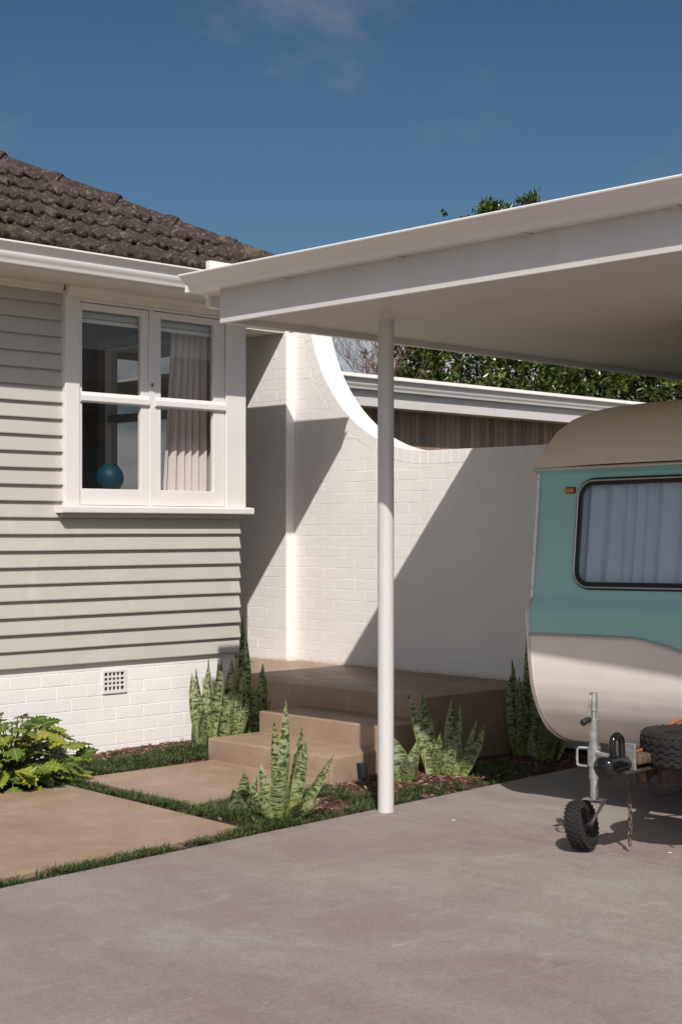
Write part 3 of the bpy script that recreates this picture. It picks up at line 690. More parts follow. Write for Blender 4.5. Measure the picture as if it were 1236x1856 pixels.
# ------------------------------------------------------------------ white brick wall with the scooped top
XW, TWL = 8.26, 0.23
CY, CR = 7.60, 1.34; ZT = 2.107
def ztop(y):
    if y <= CY: return ZT
    d = y - CY
    if d >= CR * 0.9995: return ZT + CR
    return ZT + CR - math.sqrt(CR * CR - d * d)
wall = tag(empty('scooped_brick_wall', (XW + 0.1, 7.5, 0.426)), 'white painted brick garden wall with a scooped curved top behind the steps', 'wall')
YE = 4.9
ys = [YE, 5.6, 6.4, 7.0, CY] + [CY + CR * math.sin(math.radians(a)) for a in range(4, 88, 3)] + [CY + CR * 0.999]
ztops = [ztop(y) for y in ys]; 
poly = [(y, min(z, 3.6)) for y, z in zip(ys, ztops)]
poly = poly + [(10.4, 3.6), (10.4, 0.0), (YE, 0.0)]
def wallcore():
    k = len(poly); xf = XW + 0.0011
    vs = [(xf, y, z - (0.004 if z > 0.5 else 0)) for y, z in poly] + [(XW + TWL, y, z) for y, z in poly]
    fs = [tuple(range(k)), tuple(range(2 * k - 1, k - 1, -1))] + [(i, k + i, k + (i + 1) % k, (i + 1) % k) for i in range(k)]
    me = mk('wall_core', vs, fs, M['brick']); bm = bmesh.new(); bm.from_mesh(me); bmesh.ops.recalc_face_normals(bm, faces=bm.faces); bm.to_mesh(me); bm.free()
    return ob('wall_core', me, wall)
core = wallcore()
BAND = 0.100
def zband(y):
    if y <= CY: return ZT - BAND
    rr = CR + BAND; d = y - CY
    if d >= rr: return 9.0
    return ZT + CR - math.sqrt(rr * rr - d * d)
YP0, YP1, XP = 9.10, 10.2, 8.165          # pier
pier = box('pier', XP + 0.0011, XW + 0.05, YP0 + 0.0011, YP1, 0.0, 3.125, M['brick'], wall)
rotw = Matrix.Rotation(-math.pi / 2, 4, 'Z')   # local +X -> world -Y, local -Y -> world -X
cand = []
rest = MB()
def place_wall(me, y_hi, z, x, target, big=True):
    cand.append((me, Matrix.Translation((x + U(-0.0016, 0.0016), y_hi, z)) @ rotw, target))
for c in range(36):
    z = 0.426 + 0.004 + c * BH
    if z > 3.1: break
    y = YP0 - 0.004 - (0.0 if c % 2 else BL / 2)
    first = True
    hi = YP0 - 0.004
    while hi > 5.0:
        ln = BL
        if first and c % 2 == 0: ln = BL / 2
        first = False
        lo = hi - ln + J
        # clip by the curved rowlock band
        tops = [min(z + BH - J, zband(lo + (hi - lo) * k / 6) - 0.006) for k in range(7)]
        if max(tops) > z + 0.012:
            if min(tops) >= z + BH - J - 1e-6:
                cand.append((random.choice(BM if ln == BL else HM), Matrix.Translation((XW + U(-0.0005, 0.0005), hi, z)) @ rotw, wall))
            else:
                pts = [(hi - (lo + (hi - lo) * k / 6), max(t, z) - z) for k, t in enumerate(tops)]   # local u from hi
                pts = [p for p in pts if p[1] > 0.002]
                if len(pts) >= 2:
                    us = [p[0] for p in pts]; pl = [(max(us), 0), (min(us), 0)] + sorted(pts, key=lambda p: p[0])
                    k = len(pl); vs = [(u, 0, v) for u, v in pl] + [(u, 0.03, v) for u, v in pl]
                    fs = [tuple(range(k)), tuple(range(2 * k - 1, k - 1, -1))] + [(i, k + i, k + (i + 1) % k, (i + 1) % k) for i in range(k)]
                    me = mk('brick', vs, fs, M['brick']); bm = bmesh.new(); bm.from_mesh(me); bmesh.ops.recalc_face_normals(bm, faces=bm.faces); bm.to_mesh(me); bm.free()
                    cand.append((me, Matrix.Translation((XW + U(-0.001, 0.001), hi, z)) @ rotw, wall))
        hi -= ln
    # pier face
    hi = YP0 + (BL if c % 2 else BL / 2) ; lo0 = YP0
    first = True; lo = YP0
    while lo < 9.75:
        ln = (BL / 2 if c % 2 else BL) if first else BL
        first = False
        cand.append((random.choice(BM if ln == BL else HM), Matrix.Translation((XP + U(-0.0005, 0.0005), lo + ln - J, z)) @ rotw, pier))
        lo += ln
# rowlock bricks along the top
def soldier(y0, z0, y1, z1, ny, nz):
    """brick between arc points, reaching BAND down along the normal (ny, nz)"""
    g_ = 0.0018; d = Vector((y1 - y0, z1 - z0)); l = d.length; d /= l
    a = Vector((y0, z0)) + d * g_; b = Vector((y1, z1)) - d * g_; n = Vector((ny, nz)) * BAND
    pl = [a, b, b + n * 1.0, a + n * 1.0]
    xf = XW - 0.0006 + U(-0.0005, 0.0005)
    vs = [(xf, p.x, p.y) for p in pl] + [(XW + TWL + 0.004, p.x, p.y) for p in pl]
    fs = [(0, 1, 2, 3), (7, 6, 5, 4), (0, 4, 5, 1), (1, 5, 6, 2), (2, 6, 7, 3), (3, 7, 4, 0)]
    me = mk('coping_brick', vs, fs, M['brick']); bm = bmesh.new(); bm.from_mesh(me); bmesh.ops.recalc_face_normals(bm, faces=bm.faces); bm.to_mesh(me); bm.free()
    bevel_mesh(me, 0.0016, 1)
    ob('coping_brick', me, wall)
y = CY
while y > 5.0: soldier(y, ZT + 0.001, y - 0.078, ZT + 0.001, 0, -1); y -= 0.078
da = 0.078 / CR; t = 0
while t < math.radians(86):
    # fine pieces follow the arc
    p0 = (CY + CR * math.sin(t), ZT + CR - CR * math.cos(t)); p1 = (CY + CR * math.sin(t + da), ZT + CR - CR * math.cos(t + da))
    m_ = t + da / 2; soldier(p0[0], p0[1], p1[0], p1[1], math.sin(m_), -math.cos(m_)); t += da
def seen(cn):
    p = cn[1].translation; hid = (p.y < 6.3) or p.z > 3.05
    return hid
nwall = 0
for me, m, tg in sorted(cand, key=seen):
    nwall += 1
    if nwall <= 300 or tg is pier: ob('brick', me, tg, mat4=m)
    else: rest.add([tuple(m @ v.co) for v in me.vertices], [tuple(p.vertices) for p in me.polygons])
if rest.v: stuff(ob('brick_remainder', mk('brick_remainder', rest.v, rest.f, M['brick']), wall))
# ------------------------------------------------------------------ carport
cp = tag(empty('carport', (5.693, 5.546, 0)), 'white flat roofed carport on a slim round post over the caravan', 'carport')
XF, YB, Y0, X1 = 4.985, 6.08, -1.2, 11.0
ceil_ = MB()
ceil_.box(XF + 0.03, X1, Y0, YB - 0.045, 2.632, 2.645); ceil_.build('ceiling_lining', M['soffit'], cp)
box('front_fascia', XF, XF + 0.03, Y0, YB, 2.600, 2.80, M['fascia'], cp, 0.003)
box('back_beam', XF + 0.031, X1, YB - 0.045, YB - 0.001, 2.602, 2.80, M['fascia'], cp, 0.003)
box('roof_deck', XF + 0.02, X1, Y0, 6.40, 2.801, 2.84, M['gutter'], cp)
box('barge_flashing', 5.18, X1, 6.40, 6.44, 2.74, 3.0, M['gutter'], cp, 0.004)
gq = ogee(0.175, 2.852, 2.772)
gprof = [(XF - 0.001, 2.776), (XF - 0.060, 2.772), (XF - 0.074, 2.774), (XF - 0.083, 2.781), (XF - 0.087, 2.791), (XF - 0.089, 2.800), (XF - 0.096, 2.806), (XF - 0.110, 2.814), (XF - 0.128, 2.827), (XF - 0.143, 2.840), (XF - 0.150, 2.846), (XF - 0.156, 2.847), (XF - 0.158, 2.853), (XF - 0.154, 2.858), (XF - 0.142, 2.857), (XF - 0.133, 2.846), (XF - 0.09, 2.842), (XF - 0.001, 2.842)]
prism('gutter', gprof, 'Y', Y0, 6.235, M['gutter'], cp, True)
box('roof_edge', XF + 0.021, XF + 0.16, Y0, 6.30, 2.841, 2.905, M['gutter'], cp, 0.006)
box('added_rear_screen', 10.6, 10.7, Y0, 5.85, -0.05, 2.63, M['cedar'], cp)  # added, unseen: keeps sunlit ground beyond from showing under the caravan
for yb_ in (5.55, 4.75, 4.0, 3.25):
    box('gutter_bracket', XF - 0.05, XF - 0.001, yb_ - 0.012, yb_ + 0.012, 2.764, 2.7725, M['fascia'], cp)
mb = MB(); mb.tube([(5.693, 5.546, 0.0), (5.693, 5.546, 2.632)], 0.0435, 40); mb.build('post', M['white_steel'], cp, True)
mb = MB(); mb.tube([(5.693, 1.2, 0.0), (5.693, 1.2, 2.632)], 0.0435, 24); mb.build('post', M['white_steel'], cp, True)
mb = MB(); mb.tube([(10.5, 1.2, 0.0), (10.5, 1.2, 2.632)], 0.0435, 24); mb.build('post', M['white_steel'], cp, True)
mb = MB(); mb.tube([(5.693 - 0.0435 * 0.5, 5.546 - 0.0435 * 0.87, 1.30), (5.693 - 0.0435 * 0.53, 5.546 - 0.0435 * 0.9, 1.30)], 0.003, 6)
# ------------------------------------------------------------------ building beyond the wall
nb_ = tag(empty('timber_clad_building', (12, 10.6, 0)), 'low building with brown vertical timber cladding and white eaves behind the scooped wall', 'building')
NX0, NX1, NY = 8.7, 18.0, 10.0
gq = ogee(0.12, 2.97, 2.858)
prism('gutter', [(NY + 0.12 - o, z) for o, z in gq], 'X', NX0, NX1, M['gutter'], nb_, True)
box('fascia', NX0, NX1, NY + 0.121, NY + 0.15, 2.704, 2.98, M['fascia'], nb_, 0.003)
box('soffit', NX0, NX1, NY + 0.151, 10.42, 2.712, 2.73, M['eave'], nb_)
box('roof_sheet', NX0, NX1, NY + 0.10, 14.0, 2.981, 3.01, M['gutter'], nb_)
box('wall', NX0, NX1, 10.424, 10.6, 0.0, 2.711, M['soil'], nb_)
x = 9.0
while x < NX1 - 0.1:
    box('cladding_board', x, x + 0.073, 10.40 + U(-0.001, 0.001), 10.423, 1.4, 2.7105, M['cedar'], nb_); x += 0.078
# ------------------------------------------------------------------ trees
def leaf_quad(mb, p, d, n, l, wd):
    s = d.cross(n).normalized() * wd * 0.5; m_ = p + d * l * 0.5 - n * l * 0.04; e = p + d * l
    mb.add([tuple(p), tuple(m_ - s), tuple(e), tuple(m_ + s)], [(0, 1, 2), (0, 2, 3)])
def rv():
    while True:
        v = Vector((U(-1, 1), U(-1, 1), U(-1, 1)))
        if 0.05 < v.length < 1: return v.normalized()
FWD = Vector((math.cos(YAW), math.sin(YAW), 0)); RGT = Vector((math.sin(YAW), -math.cos(YAW), 0))
def evergreen(name, pos, rad, zlo, zhi, ncl, label, mat, shoots=(), seed=1, ll=(0.07, 0.13)):
    random.seed(seed)
    t = tag(empty(name, (pos.x, pos.y, 0)), label, 'tree')
    mb = MB(); tb = MB()
    zc = (zlo + zhi) / 2; hz = (zhi - zlo) / 2
    tips = []
    for i in range(ncl):
        v = rv(); rr = U(0.72, 1.02) if R() < 0.8 else U(0.35, 0.75)
        lump = 1 + 0.13 * math.sin(v.x * 7 + seed) * math.sin(v.y * 6 + 2 * seed) + 0.10 * math.sin(v.z * 11 + v.x * 9)
        tips.append(pos + Vector((v.x * rad * rr * lump, v.y * rad * rr * lump, zc + v.z * hz * rr * lump)))
    for s_ in shoots: tips += [Vector(s_) + rv() * U(0, 0.16) * Vector((1, 1, 1.4)).length * 0.6 for _ in range(26)]
    for c_ in tips:
        out = (c_ - (pos + Vector((0, 0, zc - 0.6)))).normalized()
        for k in range(13):
            d = (out * U(0.2, 1.0) + rv() * 0.9 + Vector((0, 0, 0.15))).normalized(); n = (rv() + Vector((0, 0, 1.0)) + out * 0.6).normalized()
            leaf_quad(mb, c_ + rv() * U(0, 0.11), d, n, U(*ll), U(0.03, 0.05))
    ob('crown', mk('crown', mb.v, mb.f, mat), t)
    tb.tube(smooth_path([(pos.x, pos.y, -0.05), (pos.x + 0.05, pos.y, zlo * 0.6), (pos.x - 0.04, pos.y + 0.05, zc)], 4), [0.16 - 0.012 * k for k in range(9)], 8)
    for k in range(10):
        e = random.choice(tips); s0 = Vector((pos.x, pos.y, U(zlo * 0.5, zc))); m_ = (s0 + e) / 2 + Vector((0, 0, 0.15))
        tb.tube(smooth_path([s0, m_, e], 4), [0.05 - 0.0055 * q for q in range(9)], 5)
    tb.build('trunk', M['bark'], t, True)
def P(px, depth): return FWD * depth + RGT * ((px - 618) / 2688.4 * depth)
evergreen('evergreen_tree', P(915, 22.5), 1.75, 1.8, 6.05, 2600, 'glossy evergreen tree whose top shoots show above the carport roof', M['tree'],
          [tuple(P(886, 22.3) + Vector((0, 0, 6.28))), tuple(P(870, 22.3) + Vector((0, 0, 6.10))), tuple(P(905, 22.3) + Vector((0, 0, 6.22)))], 3)
evergreen('evergreen_tree', P(1075, 23.2), 1.8, 1.8, 6.1, 2400, 'dark evergreen tree in the middle of the hedge beyond the low roof', M['tree'], [tuple(P(962, 22.6) + Vector((0, 0, 6.42)))], 11)
evergreen('evergreen_tree', P(1240, 22.8), 1.8, 1.8, 6.0, 2200, 'evergreen tree at the right end of the hedge, above the caravan roof', M['tree'], (), 17)
evergreen('bronze_leaved_tree', P(752, 22.8), 0.5, 1.8, 4.9, 420, 'narrow bronze green tree between the bare branches and the evergreens', M['bronze'], (), 23)
def bare(name, pos, label, seed):
    random.seed(seed); t = tag(empty(name, (pos.x, pos.y, 0)), label, 'tree'); tr = MB(); tw = MB()
    def grow(p, d, l, r, lev):
        pts = [p]; q = p.copy(); dd = d.copy(); n = 4
        for k in range(n):
            dd = (dd + rv() * 0.20 + Vector((0, 0, 0.05))).normalized(); q = q + dd * (l / n); pts.append(q.copy())
        rs = [r * (1 - 0.55 * k / n) for k in range(n + 1)]
        (tr if lev < 2 else tw).tube(pts, rs, 6 if lev < 2 else 4, False)
        if lev < 4:
            for k in range(4 if lev else 6):
                i = random.choice((1, 2, 3, 4)) if lev else random.choice((2, 3, 4)); nd_ = (dd + rv() * 0.95 + Vector((0, 0, 0.25))).normalized()
                grow(pts[i], nd_, l * U(0.5, 0.75), max(rs[i] * 0.6, 0.004), lev + 1)
    grow(pos.copy(), Vector((0.02, 0, 1)), 2.5, 0.10, 0)
    tr.build('trunk', M['bark'], t, True); tw.build('crown', M['twig'], t, True)
bare('bare_tree', P(650, 21.0), 'leafless tree with tangled reddish twigs behind the scooped wall', 5)
bare('bare_tree', P(712, 24.5), 'leafless tree seen just right of the white post', 9)
random.seed(21)
# ------------------------------------------------------------------ snake plants
def snake_leaf_mesh(seed, twist, bend):
    n = 8; vs = []; uv = []; fs = []
    for i in range(n + 1):
        t = i / n; wd = (0.40 + 0.60 * math.sin(min(t / 0.5, 1) * math.pi / 2)) * (1 - max(0, (t - 0.55) / 0.45) ** 1.8) * 0.5
        wd = max(wd, 0.012); a = twist * (t - 0.3)
        for j in range(4):
            u = j / 3; x = (u - 0.5) * 2 * wd; y = abs((u - 0.5) * 2) ** 2 * wd * 0.9 * (1 - 0.55 * t) - 0.12 * wd
            y += 0.06 * math.sin(t * 9 + seed + u * 2) * wd
            xr = x * math.cos(a) - y * math.sin(a); yr = x * math.sin(a) + y * math.cos(a)
            vs.append((xr, yr + bend * t * t * 0.6, t)); uv.append((u, t))
    for i in range(n):
        for j in range(3): k = i * 4 + j; fs.append((k, k + 1, k + 5, k + 4))
    return mk('leaf', vs, fs, M['snake'], True, uv)
SL = [snake_leaf_mesh(i, tw, be) for i, (tw, be) in enumerate(((0.3, 0.5), (-0.5, -0.4), (0.7, 0.2), (-0.2, 0.8), (1.0, -0.3), (-0.9, 0.4), (0.1, -0.7), (0.5, 1.5), (-0.6, -1.4)))]
def snake_plant(base, label, leaves, z0=-0.02):
    """leaves: (base offset right, tip offset right, tip height, width, tip offset forward) in metres"""
    b = Vector((base[0], base[1], z0)); t = tag(empty('snake_plant', b), label, 'plant', 'snake plants in the garden beds')
    for (bo, to, h, wd, fo) in leaves:
        p = b + RGT * bo + FWD * U(-0.03, 0.03); e = b + RGT * to + FWD * fo + Vector((0, 0, h + 0.02))
        d = e - p; l = d.length; z = d.normalized(); y0 = (FWD + RGT * U(-0.5, 0.5)); y0 = (y0 - z * y0.dot(z)).normalized()
        if R() < 0.35: y0 = -y0
        x = y0.cross(z)
        m = Matrix((x, y0, z)).transposed().to_4x4(); m = Matrix.Translation(p) @ m @ Matrix.Diagonal((wd, wd, l, 1))
        ob('leaf', random.choice(SL), t, mat4=m)
def px(s, rows): return [(a * s, b * s, c * s, d * s * 1.18, U(-0.05, 0.05) + f) for a, b, c, d, f in rows]
s = 7.67 / 2688
snake_plant((5.13, 5.76), 'largest foreground snake plant with upright pale banded leaves beside the post', px(s, [
    (4, 14, 218, 19, 0.0), (-6, -10, 182, 19, 0.02), (12, 32, 160, 20, 0.03), (8, 40, 175, 12, 0.05), (22, 50, 152, 21, -0.02), (26, 98, 122, 15, -0.03), (-14, -40, 105, 18, -0.03),
    (0, -4, 100, 30, -0.08), (-8, -52, 62, 17, -0.12), (12, 46, 50, 18, -0.12), (14, 72, 40, 13, -0.08), (20, 24, 118, 20, 0.03)]))
s = 7.85 / 2688
snake_plant((5.11, 6.02), 'short stubby snake plant at the corner of the upper paving slab', px(s, [(0, 2, 82, 22, 0), (-6, -22, 46, 26, -0.05), (6, 22, 66, 17, 0.03), (-2, -6, 60, 30, -0.04), (4, 14, 40, 20, -0.06)]))
s = 10.13 / 2688
snake_plant((6.36, 7.93), 'snake plant against the white brick base, leftmost of the tall clump by the steps', px(s, [
    (-6, -31, 140, 18, 0.03), (-2, -16, 148, 17, 0.08), (2, 9, 158, 19, 0.0), (10, 27, 166, 18, 0.05), (14, 12, 176, 8, -0.03), (4, -4, 112, 14, -0.06), (9, 20, 118, 15, -0.06), (-2, 4, 84, 15, -0.1)]))
s = 10.25 / 2688
snake_plant((6.56, 7.90), 'snake plant in the middle of the clump between house base and lower step', px(s, [
    (-4, 4, 162, 20, 0.08), (4, 22, 148, 15, 0.0), (-8, -22, 160, 16, 0.04), (2, 16, 116, 15, -0.05), (-10, -14, 84, 20, -0.08), (10, 36, 96, 14, 0.0), (14, 26, 70, 15, -0.06)]))
s = 10.4 / 2688
snake_plant((6.80, 7.86), 'tallest snake plant with dark narrow leaves at the corner of the house', px(s, [
    (-34, -30, 240, 15, 0.02), (-30, -22, 205, 19, 0.06), (-22, -24, 170, 18, 0.0), (-4, 5, 152, 18, 0.02), (4, 13, 122, 9, 0.05), (-14, -8, 108, 18, -0.05), (-24, -38, 128, 18, -0.05), (2, 16, 82, 10, 0.06), (-12, 4, 92, 17, -0.06), (-20, -14, 80, 20, -0.08)]))
s = 8.8 / 2688
snake_plant((6.39, 6.07), 'low snake plant with broad leaves just right of the post foot', px(s, [(-6, -16, 82, 34, 0.02), (6, 26, 76, 20, -0.03), (10, 18, 50, 18, -0.06), (-4, 8, 52, 26, -0.05), (0, -30, 70, 16, 0.0)]))
s = 8.92 / 2688
snake_plant((6.67, 6.01), 'snake plant in front of the deck side, half in sun half in shade', px(s, [
    (-18, -66, 162, 17, 0.12), (-12, -38, 156, 18, 0.12), (10, 20, 148, 19, 0.12), (14, 34, 146, 10, 0.14), (-10, -10, 92, 16, -0.02), (6, 18, 92, 14, -0.03), (16, 34, 124, 12, 0.10), (20, 60, 112, 11, -0.02), (26, 72, 108, 20, -0.04), (14, 32, 84, 17, -0.04), (-22, -26, 70, 17, -0.04), (2, 4, 60, 14, -0.05)]))
s = 10.2 / 2688
snake_plant((7.86, 6.38), 'dark snake plant in shade between the deck and the caravan', px(s, [
    (-6, -22, 140, 20, 0.0), (0, -18, 168, 12, 0.05), (2, -6, 140, 9, 0.0), (12, 12, 214, 14, 0.03), (8, 16, 160, 20, 0.04), (16, 26, 130, 20, 0.0), (4, -2, 110, 20, -0.05), (20, 42, 110, 18, -0.04), (-2, 6, 80, 18, -0.05)]))
s = 9.8 / 2688
snake_plant((7.78, 6.12), 'small shaded snake plant under the edge of the caravan', px(s, [(0, -8, 70, 15, 0), (8, 22, 90, 16, 0), (14, 36, 70, 14, 0.02), (-8, -24, 40, 18, -0.03), (22, 50, 84, 14, 0.03), (4, 8, 46, 20, -0.05)]))
# ------------------------------------------------------------------ philodendron
def phil_mesh(seed):
    rnd = random.Random(seed); n = 22; vs = []; uv = []; fs = []
    for i in range(n + 1):
        t = i / n; env = (math.sin(math.pi * min(1, t * 1.02) ** 0.75) ** 0.8) * 0.42
        lobe = 0.55 + 0.45 * abs(math.sin(t * math.pi * 5.5 + rnd.uniform(-0.15, 0.15)))
        wd = max(0.01, env * lobe) if i < n else 0.005
        sw = 0.07 * math.sin(t * math.pi * 11)
        droop = -0.32 * t * t
        vs += [(-wd, t + sw * 0.5, droop - wd * 0.12 + 0.03 * math.sin(t * 30)), (0, t, droop - 0.02), (wd, t + sw * 0.5, droop - wd * 0.12 + 0.03 * math.cos(t * 27))]
        uv += [(0, t), (0.5, t), (1, t)]
    for i in range(n):
        for j in range(2): k = i * 3 + j; fs.append((k, k + 1, k + 4, k + 3))
    return mk('leaf', vs, fs, M['phil'], True, uv)
PM = [phil_mesh(i) for i in range(5)]
random.seed(4)
pc = Vector((4.76, 7.80, -0.02)); ph = tag(empty('philodendron', pc), 'bushy yellow green philodendron with lobed leaves at the house base', 'plant')
stems = MB()
for i in range(270):
    a = U(0, 6.283); el = math.asin(U(0.02, 0.97)); rr = U(0.6, 1.0)
    tip = pc + Vector((math.cos(a) * math.cos(el) * 0.52 * rr, math.sin(a) * math.cos(el) * 0.52 * rr, 0.02 + math.sin(el) * 0.43 * rr))
    if tip.y > 8.30: continue
    ln = U(0.085, 0.165); d = Vector((math.cos(a), math.sin(a), U(-0.35, 0.45) + 0.5 * (math.sin(el) - 0.4))).normalized()
    n = (Vector((0, 0, 1)) + rv() * 0.45 - Vector((0.2, 0.25, 0))).normalized(); n = (n - d * n.dot(d)).normalized(); x = d.cross(n)
    m = Matrix.Translation(tip - d * ln * 0.5) @ Matrix((x, d, n)).transposed().to_4x4() @ Matrix.Diagonal((ln * U(0.9, 1.1), ln, ln, 1))
    ob('leaf', random.choice(PM), ph, mat4=m)
    stems.tube(smooth_path([pc + rv() * 0.06 + Vector((0, 0, 0.03)), (pc + tip) / 2 + Vector((0, 0, 0.06)), tip - d * ln * 0.5], 3), 0.0035, 4, False)
stems.build('stems', M['stem'], ph, True)
# ------------------------------------------------------------------ garden spotlight
gl_ = tag(empty('garden_spotlight', (6.17, 6.19, -0.02)), 'small black cylinder garden spotlight in front of the steps', 'light')
ax = Vector((-0.05, 0.12, 1)).normalized()
mb = MB(); mb.lathe([(0.0, 0.001), (0.0, 0.029), (0.004, 0.031), (0.088, 0.031), (0.090, 0.029), (0.090, 0.026), (0.078, 0.024), (0.078, 0.001)], (6.168, 6.195, 0.045), ax, 28); mb.build('lamp_housing', M['blackmetal'], gl_, True)
mb = MB(); mb.tube([(6.165, 6.19, -0.03), (6.165, 6.19, 0.03), (6.168, 6.195, 0.05)], 0.008, 8); mb.box(6.155, 6.178, 6.182, 6.20, 0.015, 0.047); mb.build('mount', M['blackmetal'], gl_)
# ------------------------------------------------------------------ caravan
van = tag(empty('caravan', (6.222, 4.971, 0), (math.radians(-0.6), 0, math.radians(2.6))), 'vintage teal and cream caravan parked under the carport, drawbar towards the drive', 'caravan')
VW = 2.12
roofp = [(0.058, 1.832), (0.075, 1.853), (0.118, 1.905), (0.167, 1.957), (0.264, 2.036), (0.412, 2.112), (0.564, 2.158), (0.747, 2.198), (0.99, 2.233), (1.42, 2.275), (2.0, 2.29), (2.7, 2.26), (3.2, 2.17), (3.5, 2.02), (3.62, 1.84)]
front = [(0.098, 1.815), (0.062, 1.50), (0.022, 1.165), (0.014, 1.142), (-0.004, 1.115), (-0.019, 1.085), (-0.024, 1.06), (-0.018, 0.99), (-0.013, 0.93), (-0.009, 0.835), (0.000, 0.76), (0.012, 0.69), (0.035, 0.62), (0.071, 0.549), (0.115, 0.487), (0.167, 0.437), (0.264, 0.383), (0.362, 0.352), (0.49, 0.331)]
def fx(z):
    for (xa, za), (xb, zb) in zip(front, front[1:]):
        if zb <= z <= za: return xa + (xb - xa) * (za - z) / (za - zb)
    return front[-1][0]
def zline(y):
    d = -y; c = VW / 2
    u = 1 - abs(d - c) / c
    k = max(0.0, u - 0.58) / 0.42
    return 0.957 - 0.075 * (k * k * (3 - 2 * k))
NYV = 141
def rsd(y, z, g=0.0):
    y0, y1, z0, z1, r = -0.268 + g, -VW + 0.268 - g, 1.215 - g, 1.757 + g, 0.085 + g
    qy = abs(y - (y0 + y1) / 2) - (y0 - y1) / 2 + r; qz = abs(z - (z0 + z1) / 2) - (z1 - z0) / 2 + r
    return math.hypot(max(qy, 0), max(qz, 0)) + min(max(qy, qz), 0) - r
def strip(name, zsf, mat, xoff=0.0):
    vs = []; fs = []; cols = []
    for i in range(NYV + 1):
        y = -VW * i / NYV; zs = zsf(y); cols.append(len(zs))
        for z in zs: vs.append((fx(z) + xoff, y, z))
    n = cols[0]
    for i in range(NYV):
        for j in range(n - 1):
            k = i * n + j; ym = (vs[k][1] + vs[k + n][1]) / 2; zm = (vs[k][2] + vs[k + 1][2]) / 2
            if rsd(ym, zm) > 0: fs.append((k, k + 1, k + n + 1, k + n))
    o = add(name, vs, fs, mat, van, True, local=True)
    return o
tz = [1.815, 1.79] + [1.775 - 0.0145 * k for k in range(41)] + [1.165, 1.150, 1.142, 1.13, 1.115, 1.10, 1.085, 1.06]
def upper(y): zl = zline(y); return tz + [1.06 + (zl - 1.06) * t for t in (0.25, 0.5, 0.75, 1.0)]
def lower(y):
    zl = zline(y); return [zl + (0.331 - zl) * (k / 26) for k in range(27)]
strip('front_panel', upper, M['teal']); strip('lower_panel', lower, M['cream'])
mb = MB(); path = [(fx(zline(-VW * i / 60)) - 0.004, -VW * i / 60, zline(-VW * i / 60)) for i in range(61)]; mb.tube(path, 0.0085, 8); mb.build('waist_trim', M['alu'], van, True, True)
# roof skin
vs = []; fs = []; nr = len(roofp)
for i in range(13):
    y = 0.012 - (VW + 0.024) * i / 12; e = min(i, 12 - i)
    for x, z in roofp: vs.append((x, y, z + 0.004 + (0.02 * (1 - (1 - min(e, 3) / 3) ** 2))*0.5))
for i in range(12):
    for j in range(nr - 1): k = i * nr + j; fs.append((k, k + nr, k + nr + 1, k + 1))
add('roof_skin', vs, fs, M['roofcream'], van, True, local=True)
mb = MB()
mb.tube([(0.056, 0.016, 1.832), (0.056, -VW - 0.016, 1.832)], 0.0085, 8); mb.build('roof_trim', M['alu'], van, True, True)
prism('drip_rail', [(0.05, 1.826), (0.10, 1.826), (0.104, 1.796), (0.082, 1.812)], 'Y', 0.014, -VW - 0.014, M['teal'], van, local=True)
# sides, rear, floor
sp = front[::-1] + roofp[1:] + [(3.64, 1.0), (3.5, 0.40), (3.3, 0.331)]
for yy in (-0.004, -VW + 0.004):
    add('side_panel', [(x, yy, z) for x, z in sp], [tuple(range(len(sp)))], M['teal'], van, local=True)
vs = []; rp = [(3.62, 1.84), (3.64, 1.0), (3.5, 0.40), (3.3, 0.331), (0.49, 0.331)]
for y in (0, -VW): vs += [(x, y, z) for x, z in rp]
add('underside', vs, [(i, i + 1, i + 6, i + 5) for i in range(4)], M['dark'], van, local=True)
# corner moulding following the profile
cm = MB(); cpth = smooth_path([(x - 0.002, 0.004, z) for x, z in front], 3)
cm.tube(cpth, 0.011, 8); cm.build('corner_moulding', M['alu'], van, True, True)
for z in (1.78, 1.58, 1.38, 1.2):
    rv_ = MB(); rv_.lathe([(0, 0.0005), (0.004, 0.003), (0.0, 0.0055)], (fx(z) - 0.010, 0.006, z), (-1, 0, 0), 8); rv_.build('screw', M['frame'], van, True, True)
# front window: rubber surround, bright bead, glass, curtain
def rrect(y0, y1, z0, z1, r, n=8):
    out = []
    for cy, cz, a0 in ((y1 + r, z1 - r, 0.5), (y1 + r, z0 + r, 1.0), (y0 - r, z0 + r, 1.5), (y0 - r, z1 - r, 0.0)):
        pass
    pts = []
    for (cy, cz, a0) in ((y0 - r, z1 - r, 0.0), (y1 + r, z1 - r, math.pi / 2), (y1 + r, z0 + r, math.pi), (y0 - r, z0 + r, 3 * math.pi / 2)):
        for k in range(n + 1):
            a = a0 + (math.pi / 2) * k / n; pts.append((cy + r * math.cos(a), cz + r * math.sin(a)))
    return pts
wy0, wy1, wz0, wz1 = -0.268, -VW + 0.268, 1.215, 1.757
def ring(name, grow, rad, off, mat):
    pts = rrect(wy0 + grow, wy1 - grow, wz0 - grow, wz1 + grow, 0.085 + grow)
    pth = [(fx(z) - off, y, z) for y, z in pts]; pth = pth + pth[:2]
    mb = MB(); mb.tube(pth, rad, 8, False); return mb.build(name, mat, van, True, True)
ring('window_rubber', 0.004, 0.017, 0.004, M['rubber']); ring('window_bead', 0.006, 0.0042, 0.0205, M['alu'])
ring('window_rubber', -0.012, 0.009, 0.011, M['rubber'])
pts = rrect(wy0, wy1, wz0, wz1, 0.085)
add('window_pane', [(fx(z) - 0.015, y, z) for y, z in pts], [tuple(range(len(pts)))], M['vanglass'], van, local=True)
nx, nz = 260, 10; vs = []; fs = []
